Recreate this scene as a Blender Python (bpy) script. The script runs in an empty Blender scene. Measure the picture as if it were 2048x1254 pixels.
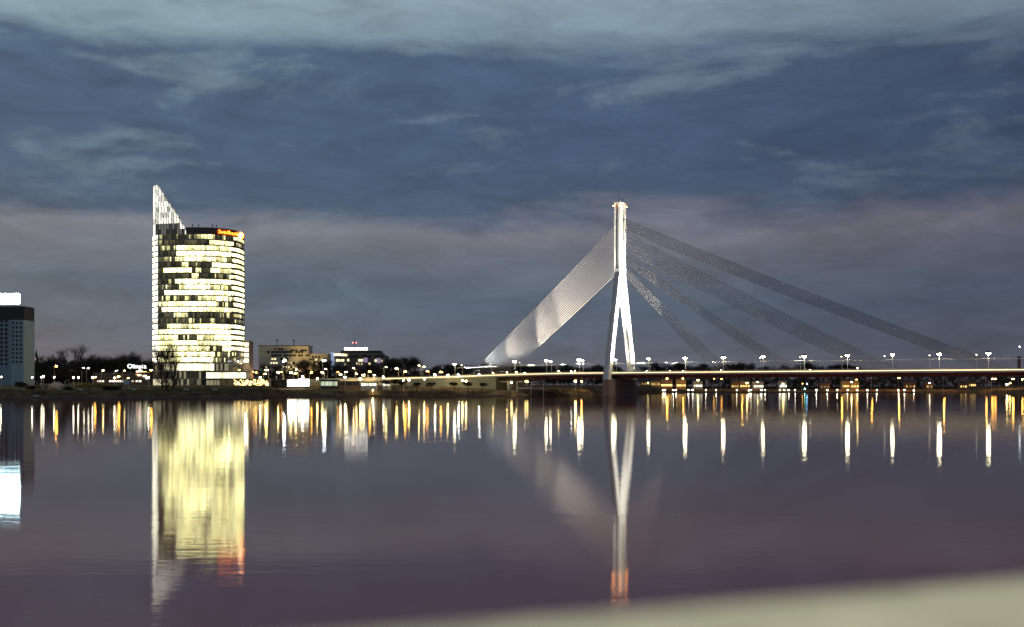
import bpy, bmesh, math, random
from mathutils import Vector, Matrix
R = math.radians
random.seed(7)
scene = bpy.context.scene
COL = scene.collection

# ------------------------------------------------------------------ camera
F, HY, HC = 2400.0, 776.0, 4.67          # focal length and horizon row for a 2048 px wide frame, eye height
cd = bpy.data.cameras.new('camera'); cam = bpy.data.objects.new('camera', cd); COL.objects.link(cam)
cam.location = (0, 0, HC); cam.rotation_euler = (R(90), 0, 0)
cd.sensor_width = 36.0; cd.lens = 36.0*F/2048; cd.shift_y = (HY-627)/2048
cd.clip_start = 0.1; cd.clip_end = 20000
cd.dof.use_dof = True; cd.dof.focus_distance = 110.0; cd.dof.aperture_fstop = cd.lens/46.0
scene.camera = cam

# ------------------------------------------------------------------ world: dusk sky with cloud bands
world = bpy.data.worlds.new('World'); scene.world = world; world.use_nodes = True
wt = world.node_tree; wt.nodes.clear()
def wn(t, **k):
    n = wt.nodes.new(t)
    for a, b in k.items(): setattr(n, a, b)
    return n
def wl(a, b): wt.links.new(a, b)
def wmath(op, a, b=None, clamp=False):
    n = wn('ShaderNodeMath', operation=op); n.use_clamp = clamp
    for i, v in enumerate((a, b)):
        if v is None: continue
        if isinstance(v, (int, float)): n.inputs[i].default_value = v
        else: wl(v, n.inputs[i])
    return n.outputs[0]
def lin(c):
    return tuple(((v/255)/12.92 if v/255 <= .04045 else ((v/255+.055)/1.055)**2.4) for v in c)+(1,)
SUN_EL, SUN_AZ = 1.5, -35.0              # sun just gone, beyond the left bank
sky = wn('ShaderNodeTexSky', sky_type='NISHITA'); sky.sun_disc = False
sky.sun_elevation = R(SUN_EL); sky.sun_rotation = R(SUN_AZ)
tc = wn('ShaderNodeTexCoord'); sp = wn('ShaderNodeSeparateXYZ'); wl(tc.outputs['Generated'], sp.inputs[0])
hx = wmath('SQRT', wmath('ADD', wmath('MULTIPLY', sp.outputs[0], sp.outputs[0]), wmath('MULTIPLY', sp.outputs[1], sp.outputs[1])))
tt = wmath('ABSOLUTE', wmath('DIVIDE', sp.outputs[2], wmath('MAXIMUM', hx, .05)))       # tangent of elevation
ux = wmath('DIVIDE', sp.outputs[0], wmath('MAXIMUM', hx, .05))
uy = wmath('DIVIDE', sp.outputs[1], wmath('MAXIMUM', hx, .05))
def noise(sx, st, scale, detail, rough, dist=0., off=0.):
    c = wn('ShaderNodeCombineXYZ')
    wl(wmath('MULTIPLY_ADD', ux, sx), c.inputs[0]); wl(wmath('MULTIPLY', uy, sx), c.inputs[1])
    wl(wmath('ADD', wmath('MULTIPLY', tt, st), off), c.inputs[2])
    n = wn('ShaderNodeTexNoise'); wl(c.outputs[0], n.inputs['Vector'])
    n.inputs['Scale'].default_value = scale; n.inputs['Detail'].default_value = detail
    n.inputs['Roughness'].default_value = rough; n.inputs['Distortion'].default_value = dist
    return n.outputs['Fac']
def ramp(fac, stops, mode='EASE'):
    r = wn('ShaderNodeValToRGB'); r.color_ramp.interpolation = mode; wl(fac, r.inputs[0])
    e = r.color_ramp.elements
    while len(e) < len(stops): e.new(.5)
    for el, (p, c) in zip(e, stops): el.position = p; el.color = c
    return r.outputs[0]
nA = noise(3.4, 17., 1.0, 9, .62, .35, 3.1)                 # ragged edges of the cloud bank
nB = noise(8., 24., 1.0, 7, .60, .35, 4.4)                 # torn light patches
nC = noise(1.1, 5., 1.0, 3, .5, 0., 1.3)                   # slow undulation
nD = noise(13., 42., 1.0, 8, .66, .5, 7.7)                 # fine mottling
wob = wmath('ADD', wmath('MULTIPLY', wmath('SUBTRACT', nA, .5), .085), wmath('MULTIPLY', wmath('SUBTRACT', nC, .5), .03))
te = wmath('MULTIPLY', wmath('ADD', tt, wob), 1.0, True)
g = lambda v: (v, v, v, 1)
base = ramp(te, [(0, lin((101, 98, 106))), (.03, lin((92, 100, 112))), (.075, lin((86, 102, 118))), (.105, lin((100, 109, 122))),
                 (.134, lin((117, 120, 131))), (.150, lin((73, 91, 114))), (.20, lin((71, 91, 117))), (.268, lin((75, 96, 121))),
                 (.290, lin((126, 149, 162))), (.335, lin((138, 160, 170))), (.40, lin((92, 110, 130))), (.60, lin((112, 131, 148))), (.9, lin((86, 103, 126)))], 'LINEAR')
wisp = ramp(nB, [(0, g(0)), (.50, g(0)), (.70, g(.55)), (1, g(.9))])
mx = wn('ShaderNodeMixRGB'); mx.inputs[2].default_value = lin((130, 152, 164))
wl(wmath('MULTIPLY', wisp, ramp(tt, [(0, g(.08)), (.13, g(.15)), (.2, g(.85)), (1, g(.85))])), mx.inputs[0]); wl(base, mx.inputs[1])
mott = ramp(nD, [(0, g(.68)), (.32, g(.80)), (.5, g(.97)), (.7, g(1.14)), (1, g(1.3))], 'LINEAR')
mo = wn('ShaderNodeMixRGB', blend_type='MULTIPLY'); mo.inputs[0].default_value = 1; wl(mx.outputs[0], mo.inputs[1]); wl(mott, mo.inputs[2])
# heavier, more purple cloud towards the right, away from the afterglow
az = wmath('MULTIPLY_ADD', ux, .9); az.node.inputs[2].default_value = .5
tint = ramp(wmath('ADD', az, wmath('MULTIPLY', wmath('SUBTRACT', nA, .5), .25)), [(0, (1.12, 1.12, 1.08, 1)), (.30, (1.02, 1.02, 1, 1)), (.55, (.95, .92, .95, 1)), (.80, (.73, .68, .74, 1)), (.97, (.60, .52, .60, 1))])
mm = wn('ShaderNodeMixRGB', blend_type='MULTIPLY'); mm.inputs[0].default_value = 1; wl(mo.outputs[0], mm.inputs[1]); wl(tint, mm.inputs[2])
cl_bg = wn('ShaderNodeBackground'); wl(mm.outputs[0], cl_bg.inputs[0]); cl_bg.inputs[1].default_value = 1.13
ns_bg = wn('ShaderNodeBackground'); wl(sky.outputs[0], ns_bg.inputs[0]); ns_bg.inputs[1].default_value = .05
ms = wn('ShaderNodeMixShader'); ms.inputs[0].default_value = .94
wl(ns_bg.outputs[0], ms.inputs[1]); wl(cl_bg.outputs[0], ms.inputs[2])
wo = wn('ShaderNodeOutputWorld'); wl(ms.outputs[0], wo.inputs[0])

# the sun has set: the dusk sky and the town's own lamps light the place
world.cycles.sampling_method = 'NONE'
vs = scene.view_settings
vs.view_transform = 'Standard'; vs.look = 'None'; vs.exposure = 0; vs.gamma = 1; vs.use_curve_mapping = False
scene.render.engine = 'CYCLES'
cy = scene.cycles
cy.use_denoising = True; cy.use_adaptive_sampling = False; cy.max_bounces = 5; cy.diffuse_bounces = 2; cy.glossy_bounces = 3; cy.transmission_bounces = 2
cy.caustics_reflective = False; cy.caustics_refractive = False; cy.sample_clamp_indirect = 4
scene.render.filter_size = 1.6

# ------------------------------------------------------------------ helpers
def at(px, py, Y):                         # a point of the place seen at (px, py) when it stands Y metres off
    return Vector(((px-1024)/F*Y, Y, HC+(HY-py)/F*Y))
def zat(py, Y): return HC+(HY-py)/F*Y
def xat(px, Y): return (px-1024)/F*Y
MATS = {}
def mat(name, col, rough=.6, metal=0., emit=None, power=0., var=.0, scale=1., spec=.5, bump=0.):
    if name in MATS: return MATS[name]
    m = bpy.data.materials.new(name); m.use_nodes = True
    nt = m.node_tree; b = nt.nodes['Principled BSDF']
    b.inputs['Base Color'].default_value = (*col, 1); b.inputs['Roughness'].default_value = rough
    b.inputs['Metallic'].default_value = metal; b.inputs['Specular IOR Level'].default_value = spec
    if emit: b.inputs['Emission Color'].default_value = (*emit, 1); b.inputs['Emission Strength'].default_value = power
    if var or bump:
        t = nt.nodes.new('ShaderNodeTexCoord'); n = nt.nodes.new('ShaderNodeTexNoise')
        n.inputs['Scale'].default_value = scale; n.inputs['Detail'].default_value = 6; n.inputs['Roughness'].default_value = .62
        nt.links.new(t.outputs['Object'], n.inputs['Vector'])
        if var:
            r = nt.nodes.new('ShaderNodeValToRGB'); nt.links.new(n.outputs['Fac'], r.inputs[0])
            r.color_ramp.elements[0].position = .3; r.color_ramp.elements[1].position = .7
            r.color_ramp.elements[0].color = (*[c*(1-var) for c in col], 1)
            r.color_ramp.elements[1].color = (*[min(1, c*(1+var)) for c in col], 1)
            nt.links.new(r.outputs[0], b.inputs['Base Color'])
        if bump:
            bp = nt.nodes.new('ShaderNodeBump'); bp.inputs['Strength'].default_value = bump
            nt.links.new(n.outputs['Fac'], bp.inputs['Height']); nt.links.new(bp.outputs[0], b.inputs['Normal'])
    MATS[name] = m
    return m
def glowmat(name, base, rough=.15, mul=1.):
    """glass whose lit rooms are stored per pane in the face attribute 'glow'"""
    if name in MATS: return MATS[name]
    m = mat(name, base, rough); nt = m.node_tree; b = nt.nodes['Principled BSDF']
    a = nt.nodes.new('ShaderNodeAttribute'); a.attribute_name = 'glow'
    nt.links.new(a.outputs['Color'], b.inputs['Emission Color']); b.inputs['Emission Strength'].default_value = mul
    m.cycles.emission_sampling = 'NONE'
    return m

class MB:
    def __init__(s): s.v = []; s.f = []; s.m = []; s.g = []
    def quad(s, a, b, c, d, mi=0, glow=(0, 0, 0)):
        n = len(s.v); s.v += [tuple(a), tuple(b), tuple(c), tuple(d)]; s.f.append((n, n+1, n+2, n+3)); s.m.append(mi); s.g.append(glow)
    def tri(s, a, b, c, mi=0):
        n = len(s.v); s.v += [tuple(a), tuple(b), tuple(c)]; s.f.append((n, n+1, n+2)); s.m.append(mi); s.g.append((0, 0, 0))
    def hexa(s, p, mi=0, glow=(0, 0, 0)):   # p: 4 bottom (ccw from above) + 4 top
        n = len(s.v); s.v += [tuple(q) for q in p]
        for f in ((3, 2, 1, 0), (4, 5, 6, 7), (0, 1, 5, 4), (1, 2, 6, 5), (2, 3, 7, 6), (3, 0, 4, 7)):
            s.f.append(tuple(n+i for i in f)); s.m.append(mi); s.g.append(glow)
    def box(s, c, d, rot=0., mi=0, glow=(0, 0, 0)):      # centre of base, size
        x, y = d[0]/2, d[1]/2; ca, sa = math.cos(rot), math.sin(rot); p = []
        for z in (0, d[2]):
            for (a, b) in ((-x, -y), (x, -y), (x, y), (-x, y)):
                p.append((c[0]+a*ca-b*sa, c[1]+a*sa+b*ca, c[2]+z))
        s.hexa(p, mi, glow)
    def tube(s, a, b, r0, r1, n=6, mi=0, cap=True):
        a = Vector(a); b = Vector(b); d = (b-a)
        if d.length < 1e-6: return
        d.normalize(); u = d.orthogonal().normalized(); w = d.cross(u); k = len(s.v)
        for (c, r) in ((a, r0), (b, r1)):
            for i in range(n):
                t = 2*math.pi*i/n; s.v.append(tuple(c+u*(r*math.cos(t))+w*(r*math.sin(t))))
        for i in range(n):
            j = (i+1) % n; s.f.append((k+i, k+j, k+n+j, k+n+i)); s.m.append(mi); s.g.append((0, 0, 0))
        if cap:
            s.f.append(tuple(range(k+n-1, k-1, -1))); s.m.append(mi); s.g.append((0, 0, 0))
            s.f.append(tuple(range(k+n, k+2*n))); s.m.append(mi); s.g.append((0, 0, 0))
    def ball(s, c, r, mi=0, seg=8, rings=5):
        if not hasattr(r, '__len__'): r = (r, r, r)
        k = len(s.v); rows = []
        for i in range(rings+1):
            ph = math.pi*i/rings; row = []
            cnt = 1 if i in (0, rings) else seg
            for j in range(cnt):
                t = 2*math.pi*j/seg
                row.append(len(s.v)); s.v.append((c[0]+r[0]*math.sin(ph)*math.cos(t), c[1]+r[1]*math.sin(ph)*math.sin(t), c[2]+r[2]*math.cos(ph)))
            rows.append(row)
        for i in range(rings):
            A, B = rows[i], rows[i+1]
            for j in range(seg):
                a = A[j % len(A)]; a2 = A[(j+1) % len(A)]; b = B[j % len(B)]; b2 = B[(j+1) % len(B)]
                f = [a, b, b2, a2]; f = [x for n, x in enumerate(f) if x not in f[:n]]
                s.f.append(tuple(f)); s.m.append(mi); s.g.append((0, 0, 0))
    def prism(s, poly, z0, z1, mi=0):
        n = len(poly); k = len(s.v)
        s.v += [(x, y, z0) for x, y in poly]+[(x, y, z1) for x, y in poly]
        for i in range(n):
            j = (i+1) % n; s.f.append((k+i, k+j, k+n+j, k+n+i)); s.m.append(mi); s.g.append((0, 0, 0))
        s.f.append(tuple(range(k+n-1, k-1, -1))); s.m.append(mi); s.g.append((0, 0, 0))
        s.f.append(tuple(range(k+n, k+2*n))); s.m.append(mi); s.g.append((0, 0, 0))
    def mesh(s, name, mats, glow=False, smooth=False):
        me = bpy.data.meshes.new(name); me.from_pydata(s.v, [], s.f)
        for m in (mats if isinstance(mats, (list, tuple)) else [mats]): me.materials.append(m)
        me.polygons.foreach_set('material_index', s.m)
        if smooth: me.polygons.foreach_set('use_smooth', [True]*len(s.f))
        if glow:
            at_ = me.attributes.new('glow', 'FLOAT_COLOR', 'FACE')
            at_.data.foreach_set('color', [x for c in s.g for x in (*c, 1)])
        me.update(); return me
    def build(s, name, mats, parent=None, glow=False, smooth=False, kind=None):
        return link(name, s.mesh(name, mats, glow, smooth), parent, kind)
def link(name, data, parent=None, kind=None, loc=None, scale=None, rot=None):
    o = bpy.data.objects.new(name, data); COL.objects.link(o); o.parent = parent
    if kind: o['kind'] = kind
    if loc is not None: o.location = loc
    if scale is not None: o.scale = scale
    if rot is not None: o.rotation_euler = rot
    return o
def tag(o, label, cat, group=None):
    o['label'] = label; o['category'] = cat
    if group: o['group'] = group
    return o
def thing(name, label, cat, loc=(0, 0, 0), rz=0., group=None):
    o = link(name, None, None, loc=loc, rot=(0, 0, rz)); o.empty_display_size = 1
    return tag(o, label, cat, group)
ORD = ['first', 'second', 'third', 'fourth', 'fifth', 'sixth', 'seventh', 'eighth', 'ninth', 'tenth', 'eleventh', 'twelfth', 'thirteenth',
       'fourteenth', 'fifteenth', 'sixteenth', 'seventeenth', 'eighteenth', 'nineteenth', 'twentieth']
def ordn(i):
    if i < 20: return ORD[i]
    tens = ['', '', 'twenty', 'thirty', 'forty', 'fifty'][(i+1)//10]
    u = (i+1) % 10
    return (tens+'-'+ORD[u-1]) if u else {20: 'twentieth', 30: 'thirtieth', 40: 'fortieth', 50: 'fiftieth'}[i+1]

# ------------------------------------------------------------------ materials
M_conc = mat('concrete', (.42, .40, .36), .8, var=.18, scale=.6)
M_pale = mat('pale_concrete', (.62, .60, .55), .7, var=.10, scale=.35)
M_cable = mat('cable_sheath', (.12, .105, .095), .6, spec=.2)
M_girder = mat('girder_paint', (.12, .07, .058), .55, var=.25, scale=.25)
M_rail = mat('galvanised_rail', (.66, .63, .56), .45, var=.1, scale=.4)
M_steel = mat('lamp_post_steel', (.50, .50, .48), .45, .3)
M_dark = mat('dark_metal', (.06, .055, .05), .5)
M_bark = mat('bark', (.055, .04, .032), .9, var=.3, scale=2, spec=.1)
M_twig = mat('bare_twigs', (.075, .052, .042), .9)
M_leaf = mat('dark_leaves', (.05, .045, .026), .8, spec=.1)
M_olive = mat('olive_leaves', (.30, .25, .09), .8, spec=.1)
M_bloss = mat('pale_blossom', (.55, .44, .40), .8)
M_roof = mat('dark_roof', (.05, .045, .042), .7)
GL = glowmat('lit_glass', (.012, .014, .016), .12)
def emi(name, col, p): return mat(name, (.8, .8, .8), .4, emit=col, power=p)
LAMPC = {'warm': (1., .70, .24), 'orange': (1., .43, .06), 'white': (1., .88, .58), 'cool': (.80, .94, 1.), 'flood': (1., .95, .82), 'red': (1., .12, .05), 'blue': (.25, .55, 1.), 'green': (.3, 1., .75)}
def lampmat(c, p):
    m = emi('lamp_glow_%s_%d' % (c, p), LAMPC[c], p); m.cycles.emission_sampling = 'FRONT'; return m

# ------------------------------------------------------------------ water
M_water = bpy.data.materials.new('river_water'); M_water.use_nodes = True
nt = M_water.node_tree; b = nt.nodes['Principled BSDF']
nt.nodes.remove(b)
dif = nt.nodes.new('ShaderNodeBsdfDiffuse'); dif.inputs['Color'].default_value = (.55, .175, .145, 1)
glo = nt.nodes.new('ShaderNodeBsdfAnisotropic'); glo.distribution = 'BECKMANN'; glo.inputs['Roughness'].default_value = .068
fre = nt.nodes.new('ShaderNodeFresnel'); fre.inputs['IOR'].default_value = 1.33
mxw = nt.nodes.new('ShaderNodeMixShader'); nt.links.new(fre.outputs[0], mxw.inputs[0]); nt.links.new(dif.outputs[0], mxw.inputs[1]); nt.links.new(glo.outputs[0], mxw.inputs[2])
nt.links.new(mxw.outputs[0], nt.nodes['Material Output'].inputs['Surface'])
tcn = nt.nodes.new('ShaderNodeTexCoord')
def wave(sx, sy, sc, det):
    mp = nt.nodes.new('ShaderNodeMapping'); mp.inputs['Scale'].default_value = (sx, sy, 1); mp.inputs['Rotation'].default_value = (0, 0, R(6))
    nt.links.new(tcn.outputs['Object'], mp.inputs[0])
    n = nt.nodes.new('ShaderNodeTexNoise'); n.inputs['Scale'].default_value = sc; n.inputs['Detail'].default_value = det
    nt.links.new(mp.outputs[0], n.inputs['Vector']); return n.outputs['Fac']
def nmath(op, a, b_):
    n = nt.nodes.new('ShaderNodeMath'); n.operation = op
    for i, v in enumerate((a, b_)):
        if isinstance(v, (int, float)): n.inputs[i].default_value = v
        else: nt.links.new(v, n.inputs[i])
    return n.outputs[0]
hgt = nmath('ADD', nmath('MULTIPLY', wave(.10, .3, 1., 3), .009), nmath('MULTIPLY', wave(.9, 2.2, 1., 2), .0032))
bp = nt.nodes.new('ShaderNodeBump'); bp.inputs['Strength'].default_value = 1.; bp.inputs['Distance'].default_value = 1.
nt.links.new(hgt, bp.inputs['Height']); nt.links.new(bp.outputs[0], glo.inputs['Normal'])
w = MB(); w.quad((-6000, -60, 0), (6000, -60, 0), (6000, 9000, 0), (-6000, 9000, 0))
w.build('river', M_water, kind='structure')

# ------------------------------------------------------------------ ground: left bank, far bank, out to the horizon
ST = [(-2600, 545, 1), (0, 545, 1), (300, 545, 1), (470, 549, 1), (524, 556, 1), (532, 600, .8), (548, 688, .42), (700, 698, .42), (900, 702, .42),
      (1000, 708, .42), (1080, 716, .45), (1170, 735, .5), (1245, 800, .7), (1290, 1000, 1), (1330, 1230, 1), (1600, 1260, 1), (1930, 1250, 1),
      (1990, 1120, .9), (2060, 1000, .9), (2400, 860, .9), (4200, 700, 1)]
PR = [(-12, -1.6), (0, 0.0), (2, .5), (14, 2.7), (24, 3.1), (44, 3.4), (110, 5.6), (170, 6.4), (400, 7.0), (1200, 8), (6000, 9)]
def lerp_table(tab, x, col):
    if x <= tab[0][0]: return tab[0][col]
    for a, c in zip(tab, tab[1:]):
        if x <= c[0]:
            t = (x-a[0])/(c[0]-a[0]); return a[col]+(c[col]-a[col])*t
    return tab[-1][col]
def ground_z(px, Y):
    return lerp_table(PR, (Y-lerp_table(ST, px, 1))/lerp_table(ST, px, 2), 1)
M_ground = bpy.data.materials.new('bank_ground'); M_ground.use_nodes = True
nt = M_ground.node_tree; b = nt.nodes['Principled BSDF']; b.inputs['Roughness'].default_value = .95; b.inputs['Specular IOR Level'].default_value = 0.
t_ = nt.nodes.new('ShaderNodeTexCoord'); n_ = nt.nodes.new('ShaderNodeTexNoise'); n_.inputs['Scale'].default_value = .16; n_.inputs['Detail'].default_value = 8
nt.links.new(t_.outputs['Object'], n_.inputs['Vector']); r_ = nt.nodes.new('ShaderNodeValToRGB'); nt.links.new(n_.outputs['Fac'], r_.inputs[0])
r_.color_ramp.elements[0].position = .35; r_.color_ramp.elements[0].color = (.075, .045, .028, 1)
r_.color_ramp.elements[1].position = .68; r_.color_ramp.elements[1].color = (.24, .18, .095, 1)
nt.links.new(r_.outputs[0], b.inputs['Base Color'])
gm = MB(); cols = []
pxs = []
for a, c in zip(ST, ST[1:]):
    n = max(1, int(abs(c[0]-a[0])/45)); pxs += [a[0]+(c[0]-a[0])*i/n for i in range(n)]
pxs.append(ST[-1][0])
rowoff = []
for a, c in zip(PR, PR[1:]):
    n = 3 if c[0] <= 170 else 1; rowoff += [a[0]+(c[0]-a[0])*i/n for i in range(n)]
rowoff.append(PR[-1][0])
rg = random.Random(3)
for p in pxs:
    Ys, c = lerp_table(ST, p, 1), lerp_table(ST, p, 2); col_ = []
    for o_ in rowoff:
        Y = Ys+o_*c; col_.append((xat(p, Y), Y, lerp_table(PR, o_, 1)+(rg.uniform(-.15, .15) if 1 < o_ < 300 else 0)))
    cols.append(col_)
nr = len(rowoff); gm.v = [v for c in cols for v in c]
for i in range(len(cols)-1):
    for j in range(nr-1):
        gm.f.append((i*nr+j, (i+1)*nr+j, (i+1)*nr+j+1, i*nr+j+1)); gm.m.append(0); gm.g.append((0, 0, 0))
gm.build('ground', M_ground, kind='structure', smooth=True)

# a paved riverside path along the left bank and a quay road
M_path = mat('path_paving', (.58, .52, .40), .85, var=.15, scale=.5, spec=0.)
def ribbon(name, pts, wid, m, dz=.03):
    q = MB()
    for (p0, Y0), (p1, Y1) in zip(pts, pts[1:]):
        n = max(1, int(abs(p1-p0)/15))
        for i in range(n):
            a0, a1 = i/n, (i+1)/n; P = []
            for a in (a0, a1):
                p, Y = p0+(p1-p0)*a, Y0+(Y1-Y0)*a
                for s in (-wid/2, wid/2): P.append((xat(p, Y+s), Y+s, ground_z(p, Y+s)+dz+.12))
            q.quad(P[0], P[2], P[3], P[1])
    return q.build(name, m, kind='structure')
ribbon('path', [(-300, 573), (300, 573), (500, 578)], 4., M_path)
ribbon('pavement', [(560, 709), (760, 712), (990, 718), (1100, 727)], 3., M_path)
ribbon('road', [(-200, 668), (300, 668), (480, 690)], 9., mat('asphalt', (.06, .058, .055), .8, var=.15, scale=.4))

# ------------------------------------------------------------------ near embankment with its parapet
ED = Vector((.9173, .3983, 0)); EN = Vector((.3983, -.9173, 0)); E0 = Vector((-.097, 1.506, 0))
ZP = HC-.30
def epoint(s, d, z): p = E0+ED*s+EN*d; return (p.x, p.y, z)
M_gran = mat('parapet_granite', (.50, .51, .42), .75, var=.28, scale=6., bump=.3)
q = MB()
q.hexa([epoint(-40, .70, -1.), epoint(40, .70, -1.), epoint(40, .06, -1.), epoint(-40, .06, -1.)]+[epoint(-40, .70, ZP-.16), epoint(40, .70, ZP-.16), epoint(40, .06, ZP-.16), epoint(-40, .06, ZP-.16)])
par = thing('embankment_parapet', 'pale stone parapet, out of focus, across the bottom right corner', 'parapet')
q.build('wall', M_gran, par)
for i in range(-10, 10):
    s0 = i*1.8-.35; q = MB()
    a, c = s0+.006, s0+1.794
    q.hexa([epoint(a, .74, ZP-.16), epoint(c, .74, ZP-.16), epoint(c, .0, ZP-.16), epoint(a, .0, ZP-.16), epoint(a, .73, ZP), epoint(c, .73, ZP), epoint(c, .012, ZP), epoint(a, .012, ZP)])
    q.build('coping_stone', M_gran, par)
q = MB(); q.quad(epoint(-60, .66, 3.2), epoint(-60, 40, 3.2), epoint(60, 40, 3.2), epoint(60, .66, 3.2)); q.build('promenade', M_path, kind='structure')

# ------------------------------------------------------------------ lamps
UNIT_POLE = None
MESH = {}
def shared(key, fn):
    if key not in MESH: MESH[key] = fn()
    return MESH[key]
def pole_mesh():
    m = MB(); m.tube((0, 0, 0), (0, 0, 1), .12, .075, 8); return m.mesh('pole', M_steel)
def base_mesh():
    m = MB(); m.tube((0, 0, -.3), (0, 0, .5), .2, .17, 8); return m.mesh('base', M_steel)
def globe_mesh(c, p, r):
    m = MB(); m.ball((0, 0, 0), r, seg=6, rings=4); return m.mesh('lamp_globe', lampmat(c, p), smooth=True)
def cap_mesh(r):
    m = MB(); m.tube((0, 0, r*.8), (0, 0, r*1.25), r*.8, r*.25, 8); return m.mesh('lamp_cap', M_dark)
def head_mesh(L):
    m = MB(); m.tube((0, 0, 0), (L*.65, 0, .22), .06, .05, 6)
    m.hexa([(L*.6, -.2, .12), (L*.6+1., -.16, .17), (L*.6+1., .16, .17), (L*.6, .2, .12), (L*.6, -.15, .34), (L*.6+1., -.08, .32), (L*.6+1., .08, .32), (L*.6, .15, .34)])
    return m.mesh('lamp_head', M_steel)
def lens_mesh(L, c, p, r):
    m = MB(); n = 7; rows = [(1., .22), (.92, -.25), (.55, -.62)]; idx = []
    for (a, z) in rows: idx.append([len(m.v)+i for i in range(n)]); m.v += [(L*.6+.5+r*1.2*a*math.cos(2*math.pi*i/n), r*1.05*a*math.sin(2*math.pi*i/n), .10+r*z) for i in range(n)]
    for A, B in zip(idx, idx[1:]):
        for i in range(n): j = (i+1) % n; m.f.append((A[j], A[i], B[i], B[j])); m.m.append(0); m.g.append((0, 0, 0))
    m.f.append(tuple(reversed(idx[-1]))); m.m.append(0); m.g.append((0, 0, 0))
    return m.mesh('lamp_lens', lampmat(c, p), smooth=True)
def shade_mesh(L, r):
    m = MB(); m.tube((L*.6+.5, 0, .10+r*.12), (L*.6+.5, 0, .10+r*1.0), r*1.75, r*.5, 10); return m.mesh('lamp_shade', M_dark)
def globe_lamp(name, label, loc, h, c, p, group, r=.32):
    t = thing(name, label, 'street lamp', loc, 0, group)
    link('base', shared('base', base_mesh), t); link('pole', shared('pole', pole_mesh), t, scale=(.8, .8, h-r))
    link('lamp_globe', shared(('globe', c, p, r), lambda: globe_mesh(c, p, r)), t, loc=(0, 0, h))
    link('lamp_cap', shared(('cap', r), lambda: cap_mesh(r)), t, loc=(0, 0, h))
    return t
def arm_lamp(name, label, loc, h, c, p, group, rz=0., L=1.6, r=.3):
    t = thing(name, label, 'street lamp', loc, rz, group)
    link('base', shared('base', base_mesh), t); link('pole', shared('pole', pole_mesh), t, scale=(1, 1, h))
    link('lamp_head', shared(('head', L), lambda: head_mesh(L)), t, loc=(0, 0, h-.05))
    link('lamp_lens', shared(('lens', L, c, p, r), lambda: lens_mesh(L, c, p, r)), t, loc=(0, 0, h-.05))
    link('lamp_shade', shared(('shade', L, r), lambda: shade_mesh(L, r)), t, loc=(0, 0, h-.05))
    return t
# the embankment lamp that lights the parapet, behind the camera
globe_lamp('promenade_lamp', 'globe lamp on the near promenade behind the pale parapet', (2.6, -3.6, 3.2), 4.6, 'white', 1600, None, .2)

# ------------------------------------------------------------------ the bridge
KX0, KX1, KY0, KY1 = 1.85, 18.59, 720., -12.78          # near lamp line: k counts lamps
T = Vector((.824, -.5665, 0)); N = Vector((-.5665, -.824, 0))   # along the bridge, and towards the near side
SP = 22.56
DC = 10.6
def bp_(k, d, z):                                        # d: across, + towards the viewer, from the centre line
    p = Vector((KX0+KX1*k, KY0+KY1*k, 0))-N*DC+N*d; return Vector((p.x, p.y, z))
def k_of_px(px, d=0.):
    o = bp_(0, d, 0); u = (px-1024)/F; return (u*o.y-o.x)/(KX1-KY1*u)
DZ = [(-14, 8.3), (-9, 9.2), (-6, 10.0), (-4.2, 10.5), (-3, 10.95), (-1.1, 11.9), (0, 12.5), (1.2, 12.85), (2.5, 13.0), (8, 13.0), (30, 12.6)]
def dz(k): return lerp_table(DZ, k, 1)
bridge = thing('cable_stayed_bridge', 'long cable-stayed river bridge with one tall floodlit white pylon', 'bridge')
HW = 11.2
KS = [-13+i*.5 for i in range(0, 69)]
def loft(name, sec, m, k0, k1, parent=bridge, step=.5):
    """sweep a section [(d, dz)] along the deck line"""
    q = MB(); n = len(sec); ks = []; k = k0
    while k < k1-1e-6: ks.append(k); k += step
    ks.append(k1)
    for k in ks:
        for d, h in sec: q.v.append(tuple(bp_(k, d, dz(k)+h)))
    for i in range(len(ks)-1):
        for j in range(n):
            j2 = (j+1) % n; q.f.append((i*n+j, i*n+j2, (i+1)*n+j2, (i+1)*n+j)); q.m.append(0); q.g.append((0, 0, 0))
    q.f.append(tuple(range(n-1, -1, -1))); q.m.append(0); q.g.append((0, 0, 0))
    q.f.append(tuple((len(ks)-1)*n+j for j in range(n))); q.m.append(0); q.g.append((0, 0, 0))
    return q.build(name, m, parent)
loft('deck_slab', [(HW, -.35), (HW, 0), (-HW, 0), (-HW, -.35)], M_conc, -13, 24)
loft('girder', [(7.5, -2.7), (HW-.5, -.36), (-HW+.5, -.36), (-7.5, -2.7)], M_girder, -.6, 24)
loft('edge_beam', [(HW+.25, -.75), (HW+.25, .12), (HW+.003, .12), (HW+.003, -.75)], M_rail, -13, 24)
loft('edge_beam', [(-HW-.003, -.75), (-HW-.003, .12), (-HW-.25, .12), (-HW-.25, -.75)], M_rail, -13, 24)
loft('retaining_wall', [(HW-.3, -9), (HW-.3, -.36), (-HW+.3, -.36), (-HW+.3, -9)], mat('ramp_wall', (.33, .34, .24), .8, var=.15, scale=.3), -13, -.62)
loft('median', [(.9, .004), (.9, .5), (-.9, .5), (-.9, .004)], M_conc, -5, 24)
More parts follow.
